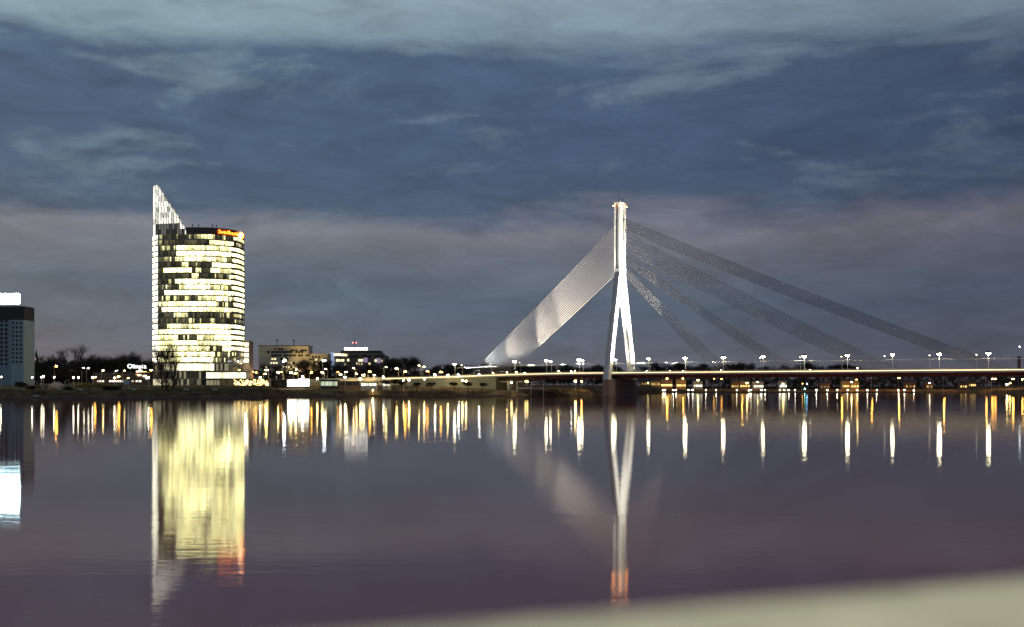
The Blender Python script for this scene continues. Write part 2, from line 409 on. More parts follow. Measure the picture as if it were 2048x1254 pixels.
# railings: rails are long, posts one mesh per side
for sgn in (1, -1):
    for hgt_ in (.45, .8, 1.15):
        s = sgn*(HW+.1); loft('rail', [(s+.06, hgt_-.08), (s+.06, hgt_+.08), (s-.06, hgt_+.08), (s-.06, hgt_-.08)], M_rail, -13, 24)
    q = MB(); k = -13
    while k < 24:
        a = bp_(k, sgn*(HW+.1), dz(k)+.1); q.tube(a, a+Vector((0, 0, 1.05)), .06, .06, 4); k += .1
    q.build('rail_posts', M_rail, bridge, kind='stuff')
loft('added_glow_strip', [(HW+.30, .14), (HW+.30, .44), (HW+.20, .44), (HW+.20, .14)], emi('car_trail_glow', (1., .74, .34), 2.8), -4.6, 24)  # added glowing strip standing in for car light trails, not a real handrail light
loft('added_glow_strip', [(-HW-.20, .14), (-HW-.20, .40), (-HW-.30, .40), (-HW-.30, .14)], MATS['car_trail_glow'], -4.6, 24)
MATS['car_trail_glow'].cycles.emission_sampling = 'NONE'
# transverse ribs under the cantilevered deck edge
q = MB(); k = -.5
while k < 24:
    a = dz(k)-.36
    for sg in (1, -1):
        p = [bp_(k-.01, sg*7.7, a-2.3), bp_(k+.01, sg*7.7, a-2.3), bp_(k+.01, sg*(HW-.1), a-.5), bp_(k-.01, sg*(HW-.1), a-.5), bp_(k-.01, sg*7.7, a), bp_(k+.01, sg*7.7, a), bp_(k+.01, sg*(HW-.1), a), bp_(k-.01, sg*(HW-.1), a)]
        q.hexa(p)
    k += .2
q.build('deck_ribs', M_girder, bridge, kind='stuff')
# pylon
KP = k_of_px(1240); PB = bp_(KP, 0, 0)
def pp(t, d, z): return Vector((PB.x, PB.y, z))+T*t+N*d
M_pyl = mat('pylon_paint', (.74, .73, .69), .6, var=.09, scale=.22)
ZT, ZS = 111.6, 70.8
def ibox(q, t0, t1, d0, d1, z0, z1, t2=None, t3=None, d2=None, d3=None):
    t2 = t0 if t2 is None else t2; t3 = t1 if t3 is None else t3; d2 = d0 if d2 is None else d2; d3 = d1 if d3 is None else d3
    q.hexa([pp(t0, d1, z0), pp(t1, d1, z0), pp(t1, d0, z0), pp(t0, d0, z0), pp(t2, d3, z1), pp(t3, d3, z1), pp(t3, d2, z1), pp(t2, d2, z1)])
q = MB(); ZJ = 11.
zz_ = ZS
while zz_ < ZT-.5:                                           # cast in lifts with a recessed joint between them
    z1_ = min(ZT, zz_+5.1)
    ibox(q, -1.1, 1.1, -3.25, 3.25, zz_, z1_-.1)             # core, recessed on the broad faces
    ibox(q, -1.9, -1.1, -3.55, 3.55, zz_, z1_-.1); ibox(q, 1.1, 1.9, -3.55, 3.55, zz_, z1_-.1)
    ibox(q, -1.84, 1.84, -3.2, 3.2, z1_-.1, z1_); zz_ = z1_
ibox(q, -1.1, 1.1, -3.53, 3.53, ZT-1.4, ZT-.2); ibox(q, -1.1, 1.1, -3.53, 3.53, ZS+.02, ZS+2.2)
shaft = q.build('pylon_shaft', M_pyl, bridge)
def leg(sg):
    q = MB()
    def ed(z, ins): c_ = 1.8+(ZS-z)*.215; return (max(0., c_-1.75)+(ins if c_ > 1.8 else 0), c_+1.75-ins)
    z0 = 8.6
    while z0 < ZS-.01:
        z1 = min(ZS, z0+5.1); zt = z1-.1
        for (ta, tb, ins) in ((-1.75, -1.05, 0), (1.05, 1.75, 0), (-1.05, 1.05, .3)):
            (a0, a1), (c0, c1) = ed(z0, ins), ed(zt, ins)
            if sg > 0: ibox(q, ta, tb, a0, a1, z0, zt, None, None, c0, c1)
            else: ibox(q, ta, tb, -a1, -a0, z0, zt, None, None, -c1, -c0)
        (a0, a1), (c0, c1) = ed(zt, .36), ed(z1, .36)
        if sg > 0: ibox(q, -1.7, 1.7, a0, a1, zt, z1, None, None, c0, c1)
        else: ibox(q, -1.7, 1.7, -a1, -a0, zt, z1, None, None, -c1, -c0)
        z0 = z1
    return q.build('pylon_leg', M_pyl, bridge)
leg(1); leg(-1)
q = MB(); ibox(q, -1.6, 1.6, -11.5, 11.5, 9.6, 10.2)
q.build('crossbeam', M_conc, bridge)
# anchor sockets down the river face of the shaft
q = MB()
ibox(q, -1.7, 1.7, -2.6, 2.6, ZT, ZT+.35); q.build('pylon_cap', M_conc, bridge)
lad = MB()
for i in range(34):
    z = 73+i*1.1
    ibox(lad, 1.9, 2.08, -.95, -.25, z, z+.22)
lad.build('access_ladder', M_dark, bridge, kind='stuff')
q = MB(); a = pp(-.6, .6, ZT+.35); q.tube(a, a+Vector((0, 0, 5.2)), .16, .05, 6); q.tube(a+Vector((0, 0, 2.2)), a+Vector((1.1, -.3, 2.2)), .06, .06, 5)
q.build('mast', M_dark, bridge)
q = MB(); a = pp(1.2, -1.2, ZT+.35); q.tube(a, a+Vector((0, 0, 2.6)), .12, .08, 6); q.box(a+Vector((0, 0, 1.1)), (1.5, .7, .4)); q.tube(a+Vector((.6, 0, 1.4)), a+Vector((1.3, 0, 2.1)), .1, .05, 5)
q.build('wind_gauge', M_dark, bridge)
# pier
q = MB()
def pier_ring(z, a, b_):
    P = []
    for i in range(20):
        t = 2*math.pi*i/20; ct, st_ = math.cos(t), math.sin(t)
        P.append(pp(b_*(abs(ct)**.5)*(1 if ct > 0 else -1), a*(abs(st_)**.5)*(1 if st_ > 0 else -1), z))
    return P
rings = [pier_ring(-3, 17.2, 4.0), pier_ring(1.2, 17.2, 4.0), pier_ring(1.3, 16.6, 3.5), pier_ring(8.7, 17.6, 3.4), pier_ring(9.5, 17.6, 3.4)]
for A, B in zip(rings, rings[1:]):
    for i in range(20): q.quad(A[i], A[(i+1) % 20], B[(i+1) % 20], B[i])
n = len(q.v); q.v += [tuple(p) for p in rings[-1]]; q.f.append(tuple(range(n, n+20))); q.m.append(0); q.g.append((0, 0, 0))
q.build('pier', mat('pier_concrete', (.24, .19, .16), .85, var=.2, scale=.5), bridge)
# far piers under the right hand spans are out of view; bank pier on the left
q = MB(); c = bp_(-.3, 0, 0)
q.box((c.x, c.y, 3), (2.2, 15, 7.2), math.atan2(-.5665, .824)); q.build('bank_pier', M_conc, bridge)
# stay cables
def cable(k, zt, tside, r_c=.15):
    a = bp_(k, 0, dz(k)+.5); b_ = pp(tside, 0, zt); q = MB()
    n = 10; L = (b_-a).length; pr = a
    for i in range(1, n+1):
        s = i/n; p = a.lerp(b_, s)-Vector((0, 0, 1))*(4*L*.006*s*(1-s)); q.tube(pr, p, r_c, r_c, 5, cap=False); pr = p
    q.build('stay_cable', M_cable, bridge)
YP = 691.
for (p0, p1, n, y0, y1) in ((1431, 1462, 5, 546, 530), (1568, 1601, 5, 522, 507), (1740, 1803, 8, 500, 463), (1975, 2030, 7, 459, 437)):
    for i in range(n):
        s = i/(n-1); cable(k_of_px(p0+(p1-p0)*s), zat(y0+(y1-y0)*s, YP), 2.0)
for i in range(18):
    s = i/17; cable(k_of_px(1013+(937-1013)*s), zat(545+(447-545)*s, YP), -2.0, .17)

# bridge lamps (near row bright, far row facing away)
GB = 'street lamps along the near edge of the bridge'
near_k = [k-3 for k in range(0, 17)]
pyl_i = 6
for k in range(-2, 15):
    if k == -1: continue
    rel = k-3
    if rel < 0: lab = '%s glaring street lamp left of the pylon on the near bridge railing' % ordn(-rel-1)
    elif rel == 0: lab = 'glaring street lamp on the near bridge railing between the pylon legs'
    else: lab = '%s glaring street lamp right of the pylon on the near bridge railing' % ordn(rel-1)
    P = bp_(k, DC, dz(k)+.004)
    t = arm_lamp('bridge_lamp', lab, P, 8.1, 'white', [115, 85, 135][k % 3], GB, math.atan2(N.y, N.x)+.3, 1.0, [.98, .86, 1.04][k % 3])
    br = MB(); br.tube((0, 0, 5.7), (-1.9, -.9, 5.9), .09, .06, 6); br.box((-1.3, -.62, 5.72), (1.3, .16, .22), .44)
    link('wire_bracket', shared('bracket', lambda: br.mesh('wire_bracket', M_rail)), t)
GF = 'shaded lamp posts along the far edge of the bridge'
for k in range(-3, 15):
    kk = k+.55; P = bp_(kk, -DC, dz(kk)+.004); rel = kk-KP
    lab = '%s slim lamp post %s the pylon along the far bridge railing' % (ordn(int(rel if rel > 0 else -rel)), 'right of' if rel > 0 else 'left of')
    bright = k in (0, 1, 2, 4)
    t = arm_lamp('far_bridge_lamp', lab, P, 8.1, 'white', 100 if bright else 12, GF, math.atan2(N.y, N.x), 1.0, .62 if bright else .34)
    link('wire_bracket', MESH['bracket'], t, rot=(0, 0, .4))
for d, kk, wl_ in ((DC-2.4, 0., 'near'), (-DC+2.4, .55, 'far')):
    q = MB()
    for k in range(-2, 15):
        a, c = bp_(k+kk, d, dz(k+kk)+5.85), bp_(k+1+kk, d, dz(k+1+kk)+5.85); m_ = (a+c)/2-Vector((0, 0, .25))
        q.tube(a, m_, .05, .05, 4, cap=False); q.tube(m_, c, .05, .05, 4, cap=False)
    tag(q.build('overhead_wire', M_rail), 'thin overhead trolley wire strung along the %s row of bridge lamp posts' % wl_, 'wire')

# floodlights of the bridge: housing, glowing glass and the lamp itself
def floodlight(label, loc, target, power, angle, c='cool', group='floodlights on the bridge deck', size=.45, glow=120, blend=.5):
    t = thing('floodlight', label, 'floodlight', loc, 0, group)
    d = (Vector(target)-Vector(loc)-Vector((0, 0, .9))).normalized()
    q = MB(); q.tube((0, 0, 0), (0, 0, .7), .1, .1, 6); q.box((0, 0, -.02), (.6, .6, .06)); q.build('stand', M_dark, t)
    h = Vector((0, 0, .9)); q = MB(); q.tube(h-d*.45, h+d*.2, size*.7, size, 10); q.build('housing', M_dark, t)
    q = MB(); q.tube(h+d*.21, h+d*.25, size*.92, size*.92, 10); gm_ = lampmat(c, glow) if glow > 5000 else emi('flood_glass_%s_%d' % (c, glow), LAMPC[c], glow)
    if glow <= 5000: gm_.cycles.emission_sampling = 'NONE'
    q.build('lamp_glass', gm_, t)
    L = bpy.data.lights.new('beam', 'SPOT'); L.energy = power; L.spot_size = R(angle); L.spot_blend = blend; L.color = LAMPC[c]; L.shadow_soft_size = .3
    o = bpy.data.objects.new('beam', L); COL.objects.link(o); o.parent = t; o.location = h+d*.75
    o.rotation_euler = (-d).to_track_quat('Z', 'Y').to_euler()
    return t
dzp = 13.01
floodlight('floodlight right of the pylon on the near deck edge, aimed at the shaft', bp_(KP+1.6, 8.5, dzp), pp(0, 0, 94), 1500000, 26, 'flood')
floodlight('floodlight right of the pylon on the far deck edge, aimed at the shaft', bp_(KP+1.6, -8.5, dzp), pp(0, 0, 62), 1300000, 50, 'flood')
floodlight('floodlight close beside the far leg of the pylon, warm light on its foot', bp_(KP+.55, -9.0, dzp), pp(0, -11, 34), 130000, 75, 'flood')
floodlight('floodlight left of the pylon on the near deck edge, lighting the leg', bp_(KP-1.2, 9.6, dzp), pp(0, 9, 46), 560000, 50, 'flood')
floodlight('floodlight beside the near leg of the pylon, on the near deck edge', bp_(KP+1.0, 9.8, dzp), pp(0, 10, 36), 300000, 60, 'flood')
for i, (k, d, tx, ty, pw, an) in enumerate(((-1.9, 10.2, 1090, 610, 900000, 54), (-1.2, 10.2, 1120, 590, 1000000, 46), (.3, 10.2, 1130, 585, 1250000, 50), (1.4, 10.2, 1160, 560, 1250000, 48))):
    kk = k_of_px(tx); tg = at(tx, ty, bp_(kk, 0, 0).y)
    floodlight(['brightest blue-white floodlight where the left stays reach the deck', 'second blue-white floodlight where the left stays reach the deck',
                'floodlight under the middle of the left stay cables', 'floodlight under the left stay cables nearest the pylon'][i],
               bp_(k, d, dz(k)+.01), tg, pw, an, 'cool' if i < 1 else 'flood', glow=[600, 450, 120, 120][i], size=[.75, .6, .45, .45][i])
floodlight('floodlight under the innermost right stay cables', bp_(KP+3.0, 9.6, dzp), at(1330, 575, 672), 260000, 32, 'white')
floodlight('floodlight under the middle right stay cables', bp_(KP+5.2, 9.6, dzp), at(1375, 555, 664), 230000, 28, 'white')
# red obstruction lights on the pylon head
for i, (t_, d_) in enumerate(((-2.1, 3.7), (2.1, -3.7), (2.1, 3.7))):
    o = thing('obstruction_light', ['red obstruction light on the left corner of the pylon top', 'red obstruction light on the far corner of the pylon top', 'red obstruction light on the near corner of the pylon top'][i], 'warning light', pp(t_, d_, ZT-2.6), 0, 'red lights round the pylon top')
    q = MB(); q.tube((0, 0, -.5), (0, 0, 0), .2, .2, 6); q.build('bracket', M_dark, o)
    q = MB(); q.ball((0, 0, .3), (.28, .28, .35), seg=6, rings=4); q.build('lamp_globe', emi('obstruction_red', (1, .30, .05), 160), o)

# ------------------------------------------------------------------ the sail-topped office tower
FC = [(305, 746), (309, 740), (316, 737), (345, 734.6), (385, 733.5), (425, 735), (455, 741), (475, 750), (487, 763), (489, 772)]
def front(px, out=0.):
    Y = lerp_table(FC, px, 1)
    return Vector((xat(px, Y-out), Y-out, 0))
tower = thing('office_tower', 'tall curved glass office tower with lit floors and a pointed glass sail', 'office tower', (0, 0, 0))
M_band = mat('spandrel_metal', (.20, .18, .15), .45, .2, var=.15, scale=.3)
M_line = mat('slab_edge', (.45, .43, .38), .5)
Z0, FH = zat(726.5, 738), 3.425
BAYS = [(305, 316), (316, 329), (329, 353), (353, 378), (378, 402.5), (402.5, 427), (427, 448), (448, 467), (467, 488)]
rw = random.Random(11)
WARM = (1.0, .90, .52)
def pane_glow(state):
    """light of one pane of a storey: 0 dark, 1 scattered, 2 half lit, 3 fully lit, 4 white edge light"""
    if state == 0: v = rw.choice([.025, .04, .05, .07, .10, .14, .8 if rw.random() < .2 else .03])
    elif state == 1: v = rw.choice([.05, .09, .15, .35, .9, 1.6, 2.6]) if rw.random() < .75 else .05
    elif state == 2: v = rw.choice([1.1, 1.6, 2.2, 2.8, 3.6])
    elif state == 3: v = rw.choice([2.6, 4., 5., 6., 8., 10.])
    else: v = rw.uniform(2., 5.)
    t = rw.random()
    c = (1.0, .95-.05*t, .50-.16*t) if state != 4 else (1, .95, .72)
    return tuple(v*x for x in c)
# one string per storey from the top: bays left to right, read off the lit floors
LIT = ['400012012', '400000230', '401322233', '400333333', '401232213', '400101333', '403311323', '400010113', '401333333',
       '401233213', '403333333', '401112313', '423333113', '413332222', '400200011', '400111101', '402233333', '423333333',
       '422112333', '423332333', '433232133', '412333111', '422333100']
NF = len(LIT)
win_m = GL
JIT = [[rw.uniform(-9, 9) for _ in range(10)] for _ in range(NF)]
def state_at(r, px, bi):                                      # rooms do not end exactly at the facade grid
    if bi in (0, 8): return int(LIT[r][bi])
    for j, (a, c) in enumerate(BAYS):
        if j in (0, 8): continue
        if px < c+(JIT[r][j] if j < 7 else 99): return int(LIT[r][j])
    return int(LIT[r][7])
mul = MB(); slab_line = MB()
for r in range(NF):
    z = Z0+(NF-1-r)*FH
    # spandrel band with a thin pale slab edge
    bandm = MB(); n = 34; pts = [305+(489-305)*i/n for i in range(n+1)]
    for a, c in zip(pts, pts[1:]):
        A0, C0, A1, C1 = front(a, .25), front(c, .25), front(a, -.6), front(c, -.6)
        hb = .75 if (a+c)/2 < 462 else 1.5
        bandm.hexa([(A0.x, A0.y, z), (C0.x, C0.y, z), (C1.x, C1.y, z), (A1.x, A1.y, z), (A0.x, A0.y, z+hb), (C0.x, C0.y, z+hb), (C1.x, C1.y, z+hb), (A1.x, A1.y, z+hb)])
    bandm.build('floor_band', M_band, tower)
    for a, c in zip(pts, pts[1:]):
        A0, C0, A1, C1 = front(a, .5), front(c, .5), front(a, .2), front(c, .2)
        slab_line.hexa([(A0.x, A0.y, z+.25), (C0.x, C0.y, z+.25), (C1.x, C1.y, z+.25), (A1.x, A1.y, z+.25), (A0.x, A0.y, z+.42), (C0.x, C0.y, z+.42), (C1.x, C1.y, z+.42), (A1.x, A1.y, z+.42)])
    for bi, (a, c) in enumerate(BAYS):
        q = MB(); n = max(3, int((c-a)/2.6))
        zb, zt = z+(.75 if bi < 8 else 1.5), z+FH
        st = state_at(r, (a+c)/2, bi); run = pane_glow(st)
        for i in range(n):
            p0, p1 = a+(c-a)*i/n, a+(c-a)*(i+1)/n; A, C = front(p0), front(p1)
            s2 = state_at(r, (p0+p1)/2, bi)
            if s2 != st or rw.random() < .5: st = s2; run = pane_glow(st)
            zm = zb+(zt-zb)*rw.choice([.35, .5, .6, .72])
            lf = rw.choice([.35, .6, .8, 1.]); low = tuple(x*lf for x in run)
            q.quad((A.x, A.y, zb), (C.x, C.y, zb), (C.x, C.y, zm), (A.x, A.y, zm), 0, low)
            q.quad((A.x, A.y, zm), (C.x, C.y, zm), (C.x, C.y, zt), (A.x, A.y, zt), 0, run)
            P = front(p0, .12); wd = .09 if i else .2
            mul.box((P.x, P.y, zb), (wd, .3, zt-zb))
        q.build('window', win_m, tower, glow=True)
mul.build('mullions', M_band, tower, kind='stuff'); slab_line.build('slab_edges', M_line, tower, kind='stuff')
# body behind the glass
foot = [tuple(front(p, -.9).xy) for p in (307, 316, 345, 385, 425, 455, 475, 486)]+[(xat(489, 785), 785), (xat(455, 797), 797), (xat(400, 800), 800), (xat(345, 790), 790), (xat(312, 765), 765)]
q = MB(); q.prism(foot, 5., Z0+NF*FH); q.build('core', mat('tower_core', (.07, .065, .06), .6), tower)
# dark parapet storeys at the roof, from the foot of the sail to the right end
ZR = Z0+NF*FH
q = MB(); n = 24
for i in range(n):
    a, c = 372+(489-372)*i/n, 372+(489-372)*(i+1)/n
    A0, C0, A1, C1 = front(a, .1), front(c, .1), front(a, -.5), front(c, -.5)
    for (zb, zt, o) in ((ZR, ZR+.5, .25), (ZR+.5, ZR+1.9, 0), (ZR+1.9, ZR+2.2, .2), (ZR+2.2, ZR+3.9, 0), (ZR+3.9, ZR+4.3, .25)):
        B0, D0 = front(a, .1+o), front(c, .1+o)
        q.hexa([(B0.x, B0.y, zb), (D0.x, D0.y, zb), (C1.x, C1.y, zb), (A1.x, A1.y, zb), (B0.x, B0.y, zt), (D0.x, D0.y, zt), (C1.x, C1.y, zt), (A1.x, A1.y, zt)])
q.build('roof_parapet', mat('parapet_metal', (.11, .08, .065), .5, .2, var=.2, scale=.3), tower)
q = MB(); q.prism([(x, y) for x, y in foot[3:-2]], ZR, ZR+3.6); q.build('roof', M_roof, tower)
for px in (385, 397, 425, 433):
    q = MB(); P = front(px, -2); q.tube((P.x, P.y, ZR+3.6), (P.x, P.y, ZR+5.4), .2, .2, 6); q.ball((P.x, P.y, ZR+5.9), .55, seg=8, rings=5); q.build('roof_vent', M_line, tower)
# glass sail above the roof
EDGE = [380, 370.5, 364, 358.5, 351.5, 343, 335.5, 329, 322.5, 315]
sail_fr = MB()
for r in range(9):
    z0, z1 = ZR+r*FH, ZR+(r+1)*FH
    e0, e1 = EDGE[r], EDGE[r+1]
    q = MB(); n = max(2, int((e0-306)/5.2))
    for i in range(n):
        a, c = 306+(e0-306)*i/n, 306+(e0-306)*(i+1)/n
        a2, c2 = min(a, e1), min(c, e1)
        A, C, A2, C2 = front(a), front(c), front(a2), front(c2)
        if r >= 2: v = rw.uniform(.45, 1.5)
        else: v = 1.4 if i >= n-2 or i == 0 else rw.choice([.02, .04, .12])
        q.quad((A.x, A.y, z0), (C.x, C.y, z0), (C2.x, C2.y, z1), (A2.x, A2.y, z1), 0, (v, v*.97, v*.84))
        back = [(p.x, p.y+1.6, zz) for p, zz in ((A, z0), (C, z0), (C2, z1), (A2, z1))]
        q.quad(back[1], back[0], back[3], back[2], 0, (v*.8, v*.78, v*.7))
        f0, f1 = front(a, .15), front(a2, .15)
        sail_fr.tube((f0.x, f0.y, z0), (f1.x, f1.y, z1), .2, .2, 4)
        if r >= 2 and i % 2: g0 = front(c, .15); sail_fr.tube((f0.x, f0.y, z1 if c <= e1 else z0), (g0.x, g0.y, z0), .15, .15, 4)
    q.build('sail_window', GL, tower, glow=True)
    A, C = front(306, .25), front(e0, .25)
    sail_fr.hexa([(A.x, A.y, z0-.3), (C.x, C.y, z0-.3), (C.x, C.y+2, z0-.3), (A.x, A.y+2, z0-.3), (A.x, A.y, z0+.3), (C.x, C.y, z0+.3), (C.x, C.y+2, z0+.3), (A.x, A.y+2, z0+.3)])
    f0, f1 = front(e0, .1), front(e1, .1); sail_fr.tube((f0.x, f0.y, z0), (f1.x, f1.y, z1), .16, .16, 5)
z0 = ZR+9*FH; A, C, B = front(306, 0), front(315, 0), front(309.5, 0)
q = MB()
for dy in (0, 1.6):
    n = len(q.v); q.v += [(A.x, A.y+dy, z0), (C.x, C.y+dy, z0), (B.x, B.y+dy*.5, zat(370, 738))]; q.f.append((n, n+1, n+2) if dy == 0 else (n+1, n, n+2)); q.m.append(0); q.g.append((.8, .78, .68))
q.build('sail_window', GL, tower, glow=True)
sail_fr.build('sail_frame', M_band, tower, kind='stuff')
# annex stepping out at the lower right
q = MB(); AY = 765.
q.box((xat(492.5, AY), AY+6, 5), (3.7, 12, zat(682, AY)-5)); annex = q.build('annex', mat('annex_wall', (.22, .16, .12), .6, var=.15, scale=.4), tower)
for r in range(4):
    q = MB(); zb = zat(693+r*10.6, AY); v = rw.uniform(1.2, 2.2)
    q.quad((xat(488, AY), AY-.06, zb), (xat(497.5, AY), AY-.06, zb), (xat(497.5, AY), AY-.06, zb+2.5), (xat(488, AY), AY-.06, zb+2.5), 0, (v, v*.92, v*.6))
    q.build('window', GL, annex, glow=True)
# tall lobby storeys and podium
q = MB(); YL = 737.
for (a, c, y0, y1, st) in ((306, 329, 741, 727.5, 0), (329, 353, 741, 727.5, 2), (353, 378, 741, 727.5, 3), (378, 403, 741, 727.5, 3), (403, 428, 741, 727.5, 3), (428, 487, 741, 727.5, 1),
                           (306, 345, 757, 743, 0), (345, 372, 757, 743, 1), (372, 402, 757, 743, 1), (306, 330, 771, 758.5, 2), (330, 402, 771, 758.5, 1)):
    q = MB(); n = max(4, int((c-a)/4)); base_v = {0: .03, 1: .25, 2: .8, 3: 2.2}[st]
    for i in range(n):
        p0, p1 = a+(c-a)*i/n+.25, a+(c-a)*(i+1)/n; A, C = front(p0, -.1), front(p1, -.1); v = base_v*rw.uniform(.5, 1.2)
        if st == 1 and rw.random() < .6: v *= .1
        q.quad((A.x, A.y, zat(y0, YL)), (C.x, C.y, zat(y0, YL)), (C.x, C.y, zat(y1, YL)), (A.x, A.y, zat(y1, YL)), 0, (v, v*.92, v*.55))
    q.build('lobby_window', GL, tower, glow=True)
q = MB(); n = 30
for i in range(n):
    a, c = 305+(489-305)*i/n, 305+(489-305)*(i+1)/n
    for y0, y1 in ((743, 741), (758.5, 757), (727.5, 726)):
        A0, C0, A1, C1 = front(a, .5), front(c, .5), front(a, -.5), front(c, -.5)
        q.hexa([(A0.x, A0.y, zat(y0, YL)), (C0.x, C0.y, zat(y0, YL)), (C1.x, C1.y, zat(y0, YL)), (A1.x, A1.y, zat(y0, YL)), (A0.x, A0.y, zat(y1, YL)), (C0.x, C0.y, zat(y1, YL)), (C1.x, C1.y, zat(y1, YL)), (A1.x, A1.y, zat(y1, YL))])
q.build('lobby_band', M_line, tower)
# illuminated company sign on the parapet
def text_mesh(ch, size, m, depth=.12, bold=.02):
    cu = bpy.data.curves.new('letter', 'FONT'); cu.body = ch; cu.size = size; cu.extrude = depth; cu.offset = bold*size; cu.resolution_u = 4; cu.align_x = 'CENTER'
    o = bpy.data.objects.new('letter', cu); COL.objects.link(o)
    dg = bpy.context.evaluated_depsgraph_get(); me = bpy.data.meshes.new_from_object(o.evaluated_get(dg))
    bpy.data.objects.remove(o); me.materials.clear(); me.materials.append(m); return me
sign = thing('roof_sign', 'glowing orange lettering with a round emblem on the tower parapet', 'sign', tuple(front(455, 1.)+Vector((0, 0, ZR+.9))))
M_or = emi('sign_orange', (1., .13, .003), 9.)
px = 436.5
for ch, adv in zip('Swedbank', (5.0, 6.4, 4.9, 5.0, 5.0, 4.8, 4.9, 4.6)):
    P = front(px+adv/2, .9); P2 = front(px+adv/2+1, .9)-P
    me = text_mesh(ch, 3.3, M_or, .12, .008); o = link('sign_letter', me, sign)
    o.rotation_euler = (R(90), 0, math.atan2(P2.y, P2.x)*.6); o.location = P+Vector((0, 0, ZR+1.0))-sign.location; px += adv
P = front(480, 1.1); q = MB(); q.tube((0, .3, 0), (0, 0, 0), 2.35, 2.35, 24); o = q.build('emblem_disc', emi('emblem_orange', (1., .20, .01), 14.), sign); o.location = P+Vector((0, 0, ZR+1.7))-sign.location; o.rotation_euler = (0, 0, .25)
q = MB()
for i in range(5):                       # a small tree shape on the coin
    a = R(90+(i-2)*34); q.tube((0, -.06, -.5), (1.5*math.cos(a), -.06, -.1+1.5*math.sin(a)), .16, .26, 6)
q.tube((0, -.06, -1.7), (0, -.06, -.3), .22, .18, 6)
o2 = q.build('emblem_leaf', emi('emblem_white', (1., .9, .6), 12.), sign); o2.location = o.location; o2.rotation_euler = o.rotation_euler

# ------------------------------------------------------------------ plain buildings with built windows
def window_mesh(w_, h_, key, glow, frame):
    def f():
        q = MB(); q.quad((-w_/2, -.04, 0), (w_/2, -.04, 0), (w_/2, -.04, h_), (-w_/2, -.04, h_), 0, glow)
        for (a, b_, c, d) in ((-w_/2-.1, 0, .1, h_), (w_/2, 0, .1, h_), (-w_/2-.1, -.12, w_+.2, .12), (-w_/2-.1, h_, w_+.2, .12)):
            q.box((a+c/2, -.06, b_), (c, .2, d), 0, 1)
        return q.mesh('window', [GL, frame], glow=True)
    return shared(('win', w_, h_, key), f)
def add_window(parent, x, y, z, w_, h_, v, col=(1., .82, .45), frame=None, rz=0.):
    v = round(v, 1) if v > .2 else 0.
    me = window_mesh(w_, h_, (v, col), tuple(v*c for c in col), frame or M_dark)
    return link('window', me, parent, loc=(x, y, z), rot=(0, 0, rz))

# pale floodlit office block
YB = 900.
blk = thing('office_block', 'pale floodlit concrete office block with dark ribbon windows right of the tower', 'building')
M_cream = mat('cream_concrete', (.55, .49, .38), .8, var=.08, scale=.2)
q = MB(); zg = ground_z(560, YB)-1
q.box(((xat(517, YB)+xat(617, YB))/2, YB+9, zg), (xat(617, YB)-xat(517, YB), 18, zat(692, YB)-zg))
q.box(((xat(617, YB)+xat(655, YB))/2, YB+10, zg), (xat(655, YB)-xat(617, YB)-.02, 16, zat(707, YB)-zg)); q.build('wall', M_cream, blk)
q = MB(); q.box(((xat(517, YB)+xat(617, YB))/2, YB+9, zat(692, YB)), (38.2, 18.6, .5)); rf = q.build('roof', M_roof, blk)
for px in (551, 585):
    q = MB(); x = xat(px, YB); zz = zat(692, YB)+.5; q.tube((x, YB+6, zz), (x, YB+6, zz+3.4), .25, .2, 6); q.ball((x, YB+6, zz+3.9), (.9, .9, .6), seg=8, rings=5); q.build('roof_antenna', M_dark, rf)
for y, spans in ((698, [(549, 552), (556, 567)]), (701, [(580, 595), (600, 614)]), (704, [(533, 540), (542, 585), (590, 607)]), (711, [(542, 563), (567, 592), (596, 606), (611, 619)]), (718, [(542, 553), (560, 577)]), (726, [(540, 556), (575, 610)]), (734, [(530, 540), (560, 600)])):
    for a, c in spans:
        n = max(1, round((c-a)/5.2))
        for i in range(n):
            px = a+(c-a)*(i+.5)/n; lit = rw.choice([0, 0, 1.2, 1.6]) if y > 717 else 0
            add_window(blk, xat(px, YB), YB, zat(y+1.7, YB), round((c-a)/n*YB/F*.72, 1), 1.3, lit)
for y, spans in ((714, [(622, 640)]), (719, [(618, 634), (640, 650)]), (728, [(625, 650)])):
    for a, c in spans:
        n = max(1, round((c-a)/5.2))
        for i in range(n): add_window(blk, xat(a+(c-a)*(i+.5)/n, YB), YB+2, zat(y+1.7, YB), 1.4, 1.3, rw.choice([0, 0, 1.4]))
for i, px in enumerate((535, 590)):
    floodlight(['floodlight at the left foot of the pale office block', 'floodlight at the right foot of the pale office block'][i], (xat(px, YB-34), YB-34, ground_z(px, YB-34)+.2), (xat(px+5, YB), YB, zat(708, YB)), 52000, 85, 'warm', 'floodlights on the pale office block', .4, 20, 1.)

# riverside hotel with stepped dark roof and a white light sign
YH = 960.
hot = thing('riverside_hotel', 'broad stepped hotel with a dark roof and lit top floor windows', 'building')
M_hot = mat('hotel_wall', (.20, .165, .13), .7, var=.15, scale=.2)
zg = ground_z(700, YH)-1
def hbox(name, p0, p1, ytop, dep, m, y0=None, yy=0.):
    q = MB(); q.box(((xat(p0, YH)+xat(p1, YH))/2, YH+yy+dep/2, zg if y0 is None else zat(y0, YH)), (xat(p1, YH)-xat(p0, YH), dep, zat(ytop, YH)-(zg if y0 is None else zat(y0, YH)))); return q.build(name, m, hot)
hbox('wall', 655, 772, 711, 24, M_hot); hbox('upper_storey', 662, 764, 706, 20, M_hot, 711, 2.)
hbox('roof', 680, 760, 701, 18, M_roof, 706, 3.); hbox('glass_lift_shaft', 662, 668.5, 705, 4, emi('lift_glow', (.45, .62, 1.), .45), None, -4.05)
